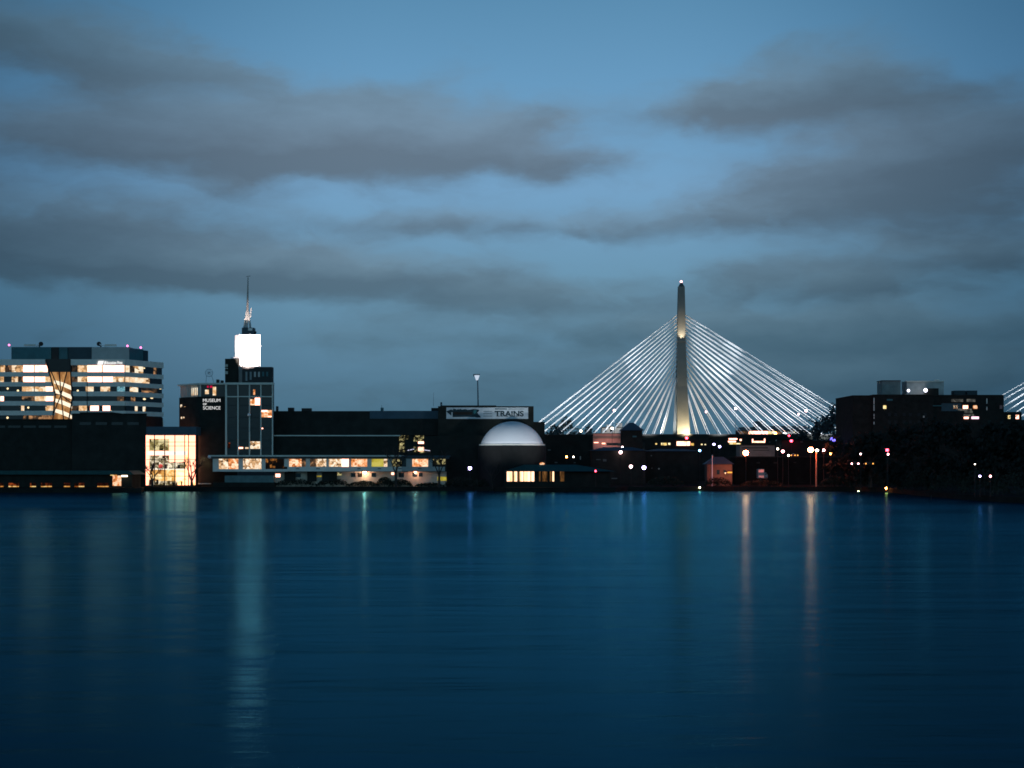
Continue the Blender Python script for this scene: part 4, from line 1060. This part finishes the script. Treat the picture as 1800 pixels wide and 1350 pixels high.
block('warehouse', 'long dark warehouse along the bank behind the red and pink lamps', 1292, 1502, 804, 745, 18, surf('black wharf cladding', (0.008, 0.011, 0.011), 0.9, 0.3, 0.3, 0.0, 0.03), [(1395, 1400, 812, 814, DARK2), (1330, 1336, 812, 815, DARK2), (1360, 1366, 812, 815, DARK2)])
block('far_warehouse', 'dark warehouse behind the row of pink lamps', 1374, 1510, 776, 830, 18, DARK2, [(1386.6, 1388.4, 773.6, 776, PALE), (1407, 1411.6, 776, 777.6, GW), (1352, 1354, 776, 778, GW)])
st = block('station', 'glazed station glowing white and amber behind the right cables', 1299, 1442, 757.5, 1000, 14, DARK,
           [(1300, 1316, 758.5, 764.5, R_D), (1316, 1338, 757.8, 765, R_L), (1338.3, 1350, 757.8, 765, R_L), (1350.3, 1362, 758, 765, YW), (1362.3, 1376, 758.5, 764, R_D), (1377, 1398, 759, 764, R_S), (1399, 1418, 758, 763.5, R_D), (1419, 1441, 758, 763.5, R_S)])
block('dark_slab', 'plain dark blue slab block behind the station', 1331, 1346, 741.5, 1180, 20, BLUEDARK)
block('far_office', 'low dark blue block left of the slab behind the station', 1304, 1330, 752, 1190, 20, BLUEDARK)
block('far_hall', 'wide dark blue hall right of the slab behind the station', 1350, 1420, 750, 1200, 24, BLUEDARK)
ws = block('white_shed', 'pale white shed group behind the left cables', 1058, 1100, 752, 1005, 14, surf('pale shed wall', (0.5, 0.5, 0.48), 0.7), [(1062, 1066, 755, 759, GLASS), (1072, 1078, 754, 759, GLASS)])
MB().pbox(1084, 1094, 744, 752, 1008, 6).build('stack', MATS['pale shed wall'], ws)
MB().pbox(1066, 1074, 746.5, 752, 1008, 6).build('stack', MATS['pale shed wall'], ws)
lamp('POINT', 'shed_lamp', P(1074, 752, 995), None, 1800, (1, .9, .8), size=.4)

# ------------------------------------------------------------------ brick apartment block on the right
AD = 760.0
ab = thing('apartment_block', 'big dark brick apartment block with grey roof boxes and a few warm windows', 'building', P(1640, HY, AD) - Vector((0, 0, CH - GZ)))
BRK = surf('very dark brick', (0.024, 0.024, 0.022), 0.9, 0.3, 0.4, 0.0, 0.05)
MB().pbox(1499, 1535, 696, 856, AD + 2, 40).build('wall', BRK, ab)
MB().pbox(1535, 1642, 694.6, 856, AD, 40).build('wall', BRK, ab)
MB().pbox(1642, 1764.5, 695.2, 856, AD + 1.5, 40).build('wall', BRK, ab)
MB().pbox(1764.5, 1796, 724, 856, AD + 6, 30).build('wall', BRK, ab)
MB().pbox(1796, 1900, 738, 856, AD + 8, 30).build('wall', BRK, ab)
MB().pbox(1498.5, 1535, 694.8, 696.2, AD + 1.6, 40).build('parapet', DARK2, ab)
MB().pbox(1535.2, 1641.8, 693.4, 694.8, AD - .4, 40).build('parapet', DARK2, ab)
MB().pbox(1642.2, 1765, 694, 695.4, AD + 1.1, 40).build('parapet', DARK2, ab)
MB().pbox(1550, 1583, 669.5, 694, AD + 16, 10).build('roof_box', surf('grey louvre box', (0.14, 0.18, 0.18), 0.7), ab)
MB().pbox(1549.5, 1583.6, 668.5, 669.7, AD + 15.6, 10.6).build('roof_box_cap', DARK2, ab)
wb = MB().pbox(1594, 1659, 671, 694, AD + 18, 10).build('roof_box', surf('pale roof box', (0.42, 0.42, 0.40), 0.7), ab)
MB().pbox(1593.4, 1659.4, 669.4, 671.2, AD + 17.4, 10.8).build('roof_box_cap', PALE, ab)
MB().pbox(1643, 1652, 667.4, 669.2, AD + 18, 2).build('roof_plant', PALE2, ab)
MB().pbox(1629.5, 1650, 682.5, 695, AD + 8, 6).build('roof_box', BRK, ab)
for a, b in ((1678, 1697), (1700, 1718)):
    MB().pbox(a, b, 686.5, 695, AD + 12, 6).build('roof_box', surf('slate vent', (0.03, 0.05, 0.06)), ab)
WLG = glow('white roof lamp', lin((235, 235, 255)), 5.0)
for x, y, rr in ((1597, 686.6, .7), (1627, 686, .95)):
    MB().ball(P(x, y, AD + 7), rr, 10, 6).build('roof_lamp', WLG, ab)
lamp('POINT', 'roof_box_lamp', P(1622, 688, AD + 12), None, 260, (0.95, 0.95, 1.0), size=.4)
DW = room('dim flat', lin((30, 30, 30)), lin((70, 72, 70)), lin((120, 120, 112)), 0.7, 0.5, 0.5)
for a, b, y0, y1, dd, mt in ((1552.6, 1558, 712.6, 718.6, 0, YW), (1675.5, 1683.5, 712.5, 718.5, 1.5, R_O), (1692.8, 1701.6, 712.6, 718.4, 1.5, R_L), (1710.6, 1718, 712.6, 718.6, 1.5, R_O), (1672.4, 1693, 701.4, 706.4, 1.5, DW), (1699.4, 1714.6, 701.4, 706.4, 1.5, DW),
                             (1684, 1708, 718.6, 721.8, 1.4, DW), (1695, 1710, 722.4, 726, 1.5, DW), (1694, 1712, 727.8, 732, 1.4, DW), (1694.6, 1702.6, 732.8, 736.2, 1.2, R_L), (1708, 1720.6, 732.4, 736.4, 1.2, glow('pink neon', lin((255, 200, 225)), 2.2)),
                             (1734, 1735.6, 700.5, 709.5, 1.5, PALE2), (1734, 1735.6, 715, 721, 1.5, PALE2), (1757.4, 1762, 712.4, 718.6, 1.5, surf('rose pane', (0.3, 0.16, 0.15))), (1772, 1776, 730, 736, 6, YW), (1785.6, 1791, 729.6, 736.4, 6, R_L), (1622.6, 1625, 731, 734, 0, PALE),
                             (1640, 1655, 712.5, 714, 0, TEALP), (1655, 1690, 709, 722.6, 1.5, surf('blue night pane', (0.01, 0.05, 0.075), 0.3)), (1559, 1569, 701.4, 704.4, 0, TEALP)):
    MB().pbox(a, b, y0, y1, AD + dd - 0.12, 0.3).build('window', mt, ab)
for y0, y1 in ((699.4, 710.4), (711.4, 722), (727.6, 732), (733, 736), (741.6, 746)):
    MB().pbox(1535.6, 1537.2, y0, y1, AD - 0.2, 0.3).build('drainpipe', PALE2, ab)
for fl in range(6):
    for k in range(7):
        x = 1546 + k * 13 + (2 if k % 2 else 0); y = 726 + fl * 13
        if 1546 < x < 1640: MB().pbox(x, x + 5, y, y + 5.5, AD - 0.06, 0.2).build('window', surf('unlit pane', (0.012, 0.014, 0.016), 0.6), ab)

# ------------------------------------------------------------------ dark bank trees, right
RT = [(1492, 770, 70, 690, 'dark broad tree left of the apartment block by the streetlamp'), (1530, 752, 70, 670, 'dark tree in front of the left corner of the apartment block'), (1580, 748, 80, 640, 'dark tree below the pale drainpipe of the apartment block'),
      (1636, 742, 90, 610, 'dark tree under the grey roof boxes of the apartment block'), (1694, 746, 90, 580, 'dark tree below the pink lit balcony'), (1750, 742, 90, 560, 'dark tree below the lower wing of the apartment block'), (1800, 744, 90, 550, 'dark tree cut by the right edge of the view')]
for j, (px, ty, wpx, D, lab) in enumerate(RT):
    leafy('riverside_tree', lab, px, GZ, D, Z(ty, D) - GZ, wpx * D / F, LEAF, 'dark trees on the right bank', 90 + j, 2600, 0.05, 1.0)
for j, (px, D, wpx, ty) in enumerate(((1470, 684, 60, 836), (1530, 672, 60, 830), (1580, 640, 70, 830), (1625, 596, 80, 822), (1672, 562, 80, 826), (1730, 528, 90, 822), (1790, 506, 100, 826))):
    shrub(('dark waterside shrub %s' % ('below the tall pink streetlamp', 'left of the amber bank lamp', 'right of the amber bank lamp', 'behind the pale dock lamp', 'right of the pale dock lamp', 'under the violet and pink pair of lamps', 'at the right edge of the view')[j]), px, D, wpx, ty, 300 + j, 'waterside shrubs on the right bank')

# ------------------------------------------------------------------ lamps
LCOL = {'pink': ((255, 165, 170), 18.0), 'red': ((255, 60, 80), 14.0), 'hot': ((255, 100, 62), 220.0), 'violet': ((200, 185, 255), 14.0), 'white': ((255, 236, 210), 12.0), 'amber': ((255, 175, 80), 10.0), 'blue': ((120, 190, 255), 14.0), 'rose': ((255, 205, 205), 16.0), 'uv': ((120, 110, 255), 4.0), 'straw': ((235, 235, 180), 16.0), 'orange': ((255, 150, 70), 40.0)}


def street_lamp(px, py, D, rpx, c, label, foot_y=None, group='street lamps on the far bank', pole=BLACK, name='street_lamp'):
    col, st_ = LCOL[c]
    zf = GZ if foot_y is None else Z(foot_y, D)
    t = thing(name, label, 'street lamp', (X(px, D), D, zf), group)
    r = rpx * (0.85 if c not in ('hot', 'uv') else 1.0) * D / F; c0 = P(px, py, D)
    MB().tube((c0.x, D, zf), c0 - Vector((0, 0, r * 0.8)), 0.16, 0.1, 7).build('pole', pole, t)
    hd_ = MB().ball(c0, r, 14, 8).build('lamp_globe', glow('lamp ' + c, lin(col), st_), t, True)
    MB().lathe(c0 + Vector((0, 0, r * 0.85)), [(r * 0.7, 0), (r * 0.2, r * 0.35)], 10).build('lamp_cap', BLACK, t)
    return t


S = 698.0
for px, py, D, r, c, lab in (
    (826, 823, S - 12, 3.6, 'violet', 'round violet lamp on the bank below the dome'),
    (1109, 820, S - 6, 3.2, 'rose', 'round rose white lamp left of the large violet lamp'),
    (1132, 822, S - 6, 4.0, 'violet', 'large round violet lamp on the bank under the turret'),
    (1091, 795, 738, 3.2, 'rose', 'rose lamp by the foot of the turret'),
    (1094, 786, 756, 2.0, 'rose', 'small rose lamp just over the turret foot lamp'),
    (1047, 828, 669, 2.0, 'red', 'small red lamp in front of the green pavilion roof'),
    (996, 803, 760, 2.0, 'orange', 'small orange lamp over the pavilion roof'),
    (1008, 803, 760, 1.6, 'white', 'small white lamp beside the orange one over the pavilion roof'),
    (1311, 796, S - 8, 4.6, 'hot', 'big glowing red lamp beside the ramp house'),
    (1425, 790.5, S - 8, 4.6, 'hot', 'big glowing red lamp left of the tall streetlamp'),
    (1448, 791.5, S, 3.0, 'pink', 'pink lamp right of the tall streetlamp'),
    (1460, 797.5, S + 4, 2.2, 'orange', 'small orange lamp right of the pink one'),
    (1376, 793.5, S + 20, 3.0, 'pink', 'pink lamp left of the amber headlamps'),
    (1367, 789, S + 26, 2.1, 'white', 'small white lamp next to the pink one near the ramp house'),
    (1386, 800.5, S + 20, 2.1, 'white', 'small white lamp touching the amber headlamps'),
    (1207, 770, 876, 2.7, 'red', 'red lamp under the foot of the needle tower'),
    (1255, 781, 870, 2.3, 'violet', 'small violet lamp right of the yellow windows'),
    (1265, 785, 860, 2.5, 'violet', 'violet lamp just below the smaller violet lamp'),
    (1230, 792, 760, 2.4, 'blue', 'small blue lamp over the lodge roof'),
    (1391, 775, 826, 2.8, 'red', 'red lamp at the corner of the far warehouse'),
    (1387, 766, 826, 1.8, 'red', 'smaller dim red lamp over the far warehouse'),
    (1363, 761.5, 940, 2.6, 'orange', 'orange lamp at the end of the lit station'),
    (1464, 773, 780, 4.6, 'uv', 'large blue violet lamp in front of the dark right trees'),
    (1559.5, 791, 600, 3.2, 'red', 'red lamp among the dark trees below the apartment block'),
    (1561, 798.4, 600, 2.0, 'pink', 'small pink lamp under the red one among the trees'),
    (1513, 798, 640, 1.7, 'rose', 'tiny rose lamp among the dark trees left of the apartment block'),
    (1722.6, 837, 500, 2.2, 'violet', 'violet lamp of the pair at the right bank'),
    (1741, 837, 500, 2.2, 'pink', 'pink lamp of the pair at the right bank'),
    (1713.6, 816, 500, 1.2, 'white', 'tiny white lamp above the violet and pink pair'),
    (1021, 757.5, 850, 2.3, 'white', 'white lamp before the blue green trees'),
    (1076, 753, 842, 2.4, 'white', 'bright white lamp before the white sheds'),
    (1558, 858, 655, 2.6, 'orange', 'low amber lamp on the bank under the dark trees'),
    (1637, 884, 530, 2.8, 'straw', 'added low pale dock lamp at the waterside on the right bank'),  # made-up lamp, put in for a pale reflection on the water
    (1465, 860, 686, 2.2, 'white', 'low white lamp at the water right of the pink lamps'),
    (1230, 857, 683, 1.8, 'straw', 'low pale green lamp at the water below the lodge'),
    (1509, 864, 678, 1.6, 'straw', 'tiny pale lamp at the water left of the dark trees'),
    (1019, 860, 665, 2.0, 'white', 'low white lamp at the water below the pavilion'),
    ):
    street_lamp(px, py, D, r, c, lab)
for px, py, s_, lab in ((1080, 721.5, 1, 'white deck lamp in the left fan of cables'), (1293, 718, 1, 'white deck lamp in the right fan nearest the needle tower'), (1241, 724, 1, 'tiny white deck lamp close to the needle tower'), (1404, 728, 1, 'white deck lamp just left of the outermost one'), (1417, 722, 1, 'outermost white deck lamp in the right fan of cables')):
    street_lamp(px, py, TD - 20, 2.3 if px not in (1241, 1404) else 1.5, 'rose', lab, 764, 'lamps on the bridge deck', BLUEDARK, 'deck_lamp')
# tall lit streetlamp
t = thing('tall_street_lamp', 'tall streetlamp with an orange lit post and white head on the dark bank', 'street lamp', (X(1434.8, S - 8), S - 8, GZ), 'street lamps on the far bank')
MB().tube((X(1434.8, S - 8), S - 8, GZ), P(1435, 794, S - 8), 0.36, 0.26, 8).build('pole', surf('orange post', (0.7, 0.32, 0.2), 0.6), t)  # post has an orange base colour
MB().ball(P(1436, 791.6, S - 8), 0.8, 12, 7, 0.7).build('lamp_globe', glow('lamp white', lin((255, 240, 225)), 8.0), t)
lamp('SPOT', 'street_lamp_light', P(1433, 789, S - 12), P(1434.8, 825, S - 8), 1600, (1.0, 0.55, 0.35), 60, 0.9, 0.3)
# flagpole
t = thing('flagpole', 'plain white flagpole in front of the small orange lit lodge', 'flagpole', (X(1252, 704), 704, GZ))
MB().tube((X(1252, 704), 704, GZ), P(1252, 801, 704), 0.26, 0.18, 8).build('pole', WHITE, t)
MB().ball(P(1252, 800.6, 704), 0.28, 8, 6).build('finial', WHITE, t)
lamp('SPOT', 'flagpole_lamp', Vector((X(1250, 704), 699, GZ + .4)), P(1252, 820, 704), 500, (1.0, 0.85, 0.7), 50, 0.8, 0.2)
# box truck
t = thing('box_truck', 'small blue box truck with two pale stripes parked on the dark bank', 'truck', (X(1340, 700), 700, GZ))
tz = lambda y: Z(y, 700)
BLU = surf('truck blue paint', (0.03, 0.14, 0.2), 0.4)
MB().pbox(1333, 1343.4, 824.5, 840.5, 700, 5).build('cargo_box', BLU, t)
for y0, y1 in ((825.6, 830.2), (836, 839.8)):
    MB().pbox(1333.4, 1343, y0, y1, 699.94, 0.1).build('pale_stripe', surf('pale stripe', (0.5, 0.55, 0.55)), t)
cb = MB().pprism([(1343.6, 840.5), (1349.4, 840.5), (1349.4, 835), (1347, 831), (1343.6, 831)], 700.3, 4.2).build('cab', BLU, t)
MB().pbox(1345, 1347.6, 832, 834.6, 700.25, 0.1).build('window', GLASS, cb)
for x in (1336, 1347):
    MB().tube(P(x, 840.8, 699.8), P(x, 840.8, 700.4), 0.5, 0.5, 12).build('wheel', BLACK, t)
lamp('SPOT', 'truck_yard_lamp', P(1338, 815, 690), P(1339, 833, 700), 420, (0.85, 0.95, 1.0), 60, 0.9, 0.3)


# cars with amber or white lights on the bank road
def car(px, py, D, label, lights, wpx=15):
    t = thing('parked_car', label, 'car', (X(px, D), D, Z(py, D) - 0.0), 'cars on the bank road')
    x0 = X(px, D); zb = Z(py, D)
    prof = [(-2.1, .35), (-2.15, .85), (-1.35, .95), (-.8, 1.42), (.65, 1.45), (1.25, .98), (2.1, .85), (2.15, .35)]
    MB().prism([(x0 + a, zb + b) for a, b in reversed(prof)], D - .85, D + .85).build('body', surf('dark car paint', (0.02, 0.022, 0.025), 0.25), t)
    MB().prism([(x0 + a, zb + b) for a, b in ((-.75, 1.0), (.95, 1.0), (.6, 1.36), (-.7, 1.36))][::-1], D - .9, D - .86).build('window', GLASS, t)
    for wx in (-1.3, 1.3):
        MB().tube((x0 + wx, D - .95, zb + .33), (x0 + wx, D - .6, zb + .33), .33, .33, 12).build('wheel', BLACK, t)
    for a, cname in lights:
        MB().ball((x0 + a, D - .95, zb + .72), .3, 8, 6).build('headlight', glow('lamp ' + cname, lin(LCOL[cname][0]), LCOL[cname][1] * 0.2), t)
    return t


car(1396, 803, 722, 'dark car with a pair of amber lights near the small white lamps', [(-1.6, 'amber'), (0.2, 'amber'), (1.5, 'amber')])
car(1503, 818, 650, 'dark car with pink lights under the right bank trees', [(-1.6, 'pink'), (1.2, 'pink')])
car(1527, 818, 640, 'dark car with amber lights before the apartment block trees', [(-1.4, 'amber'), (1.6, 'amber')])
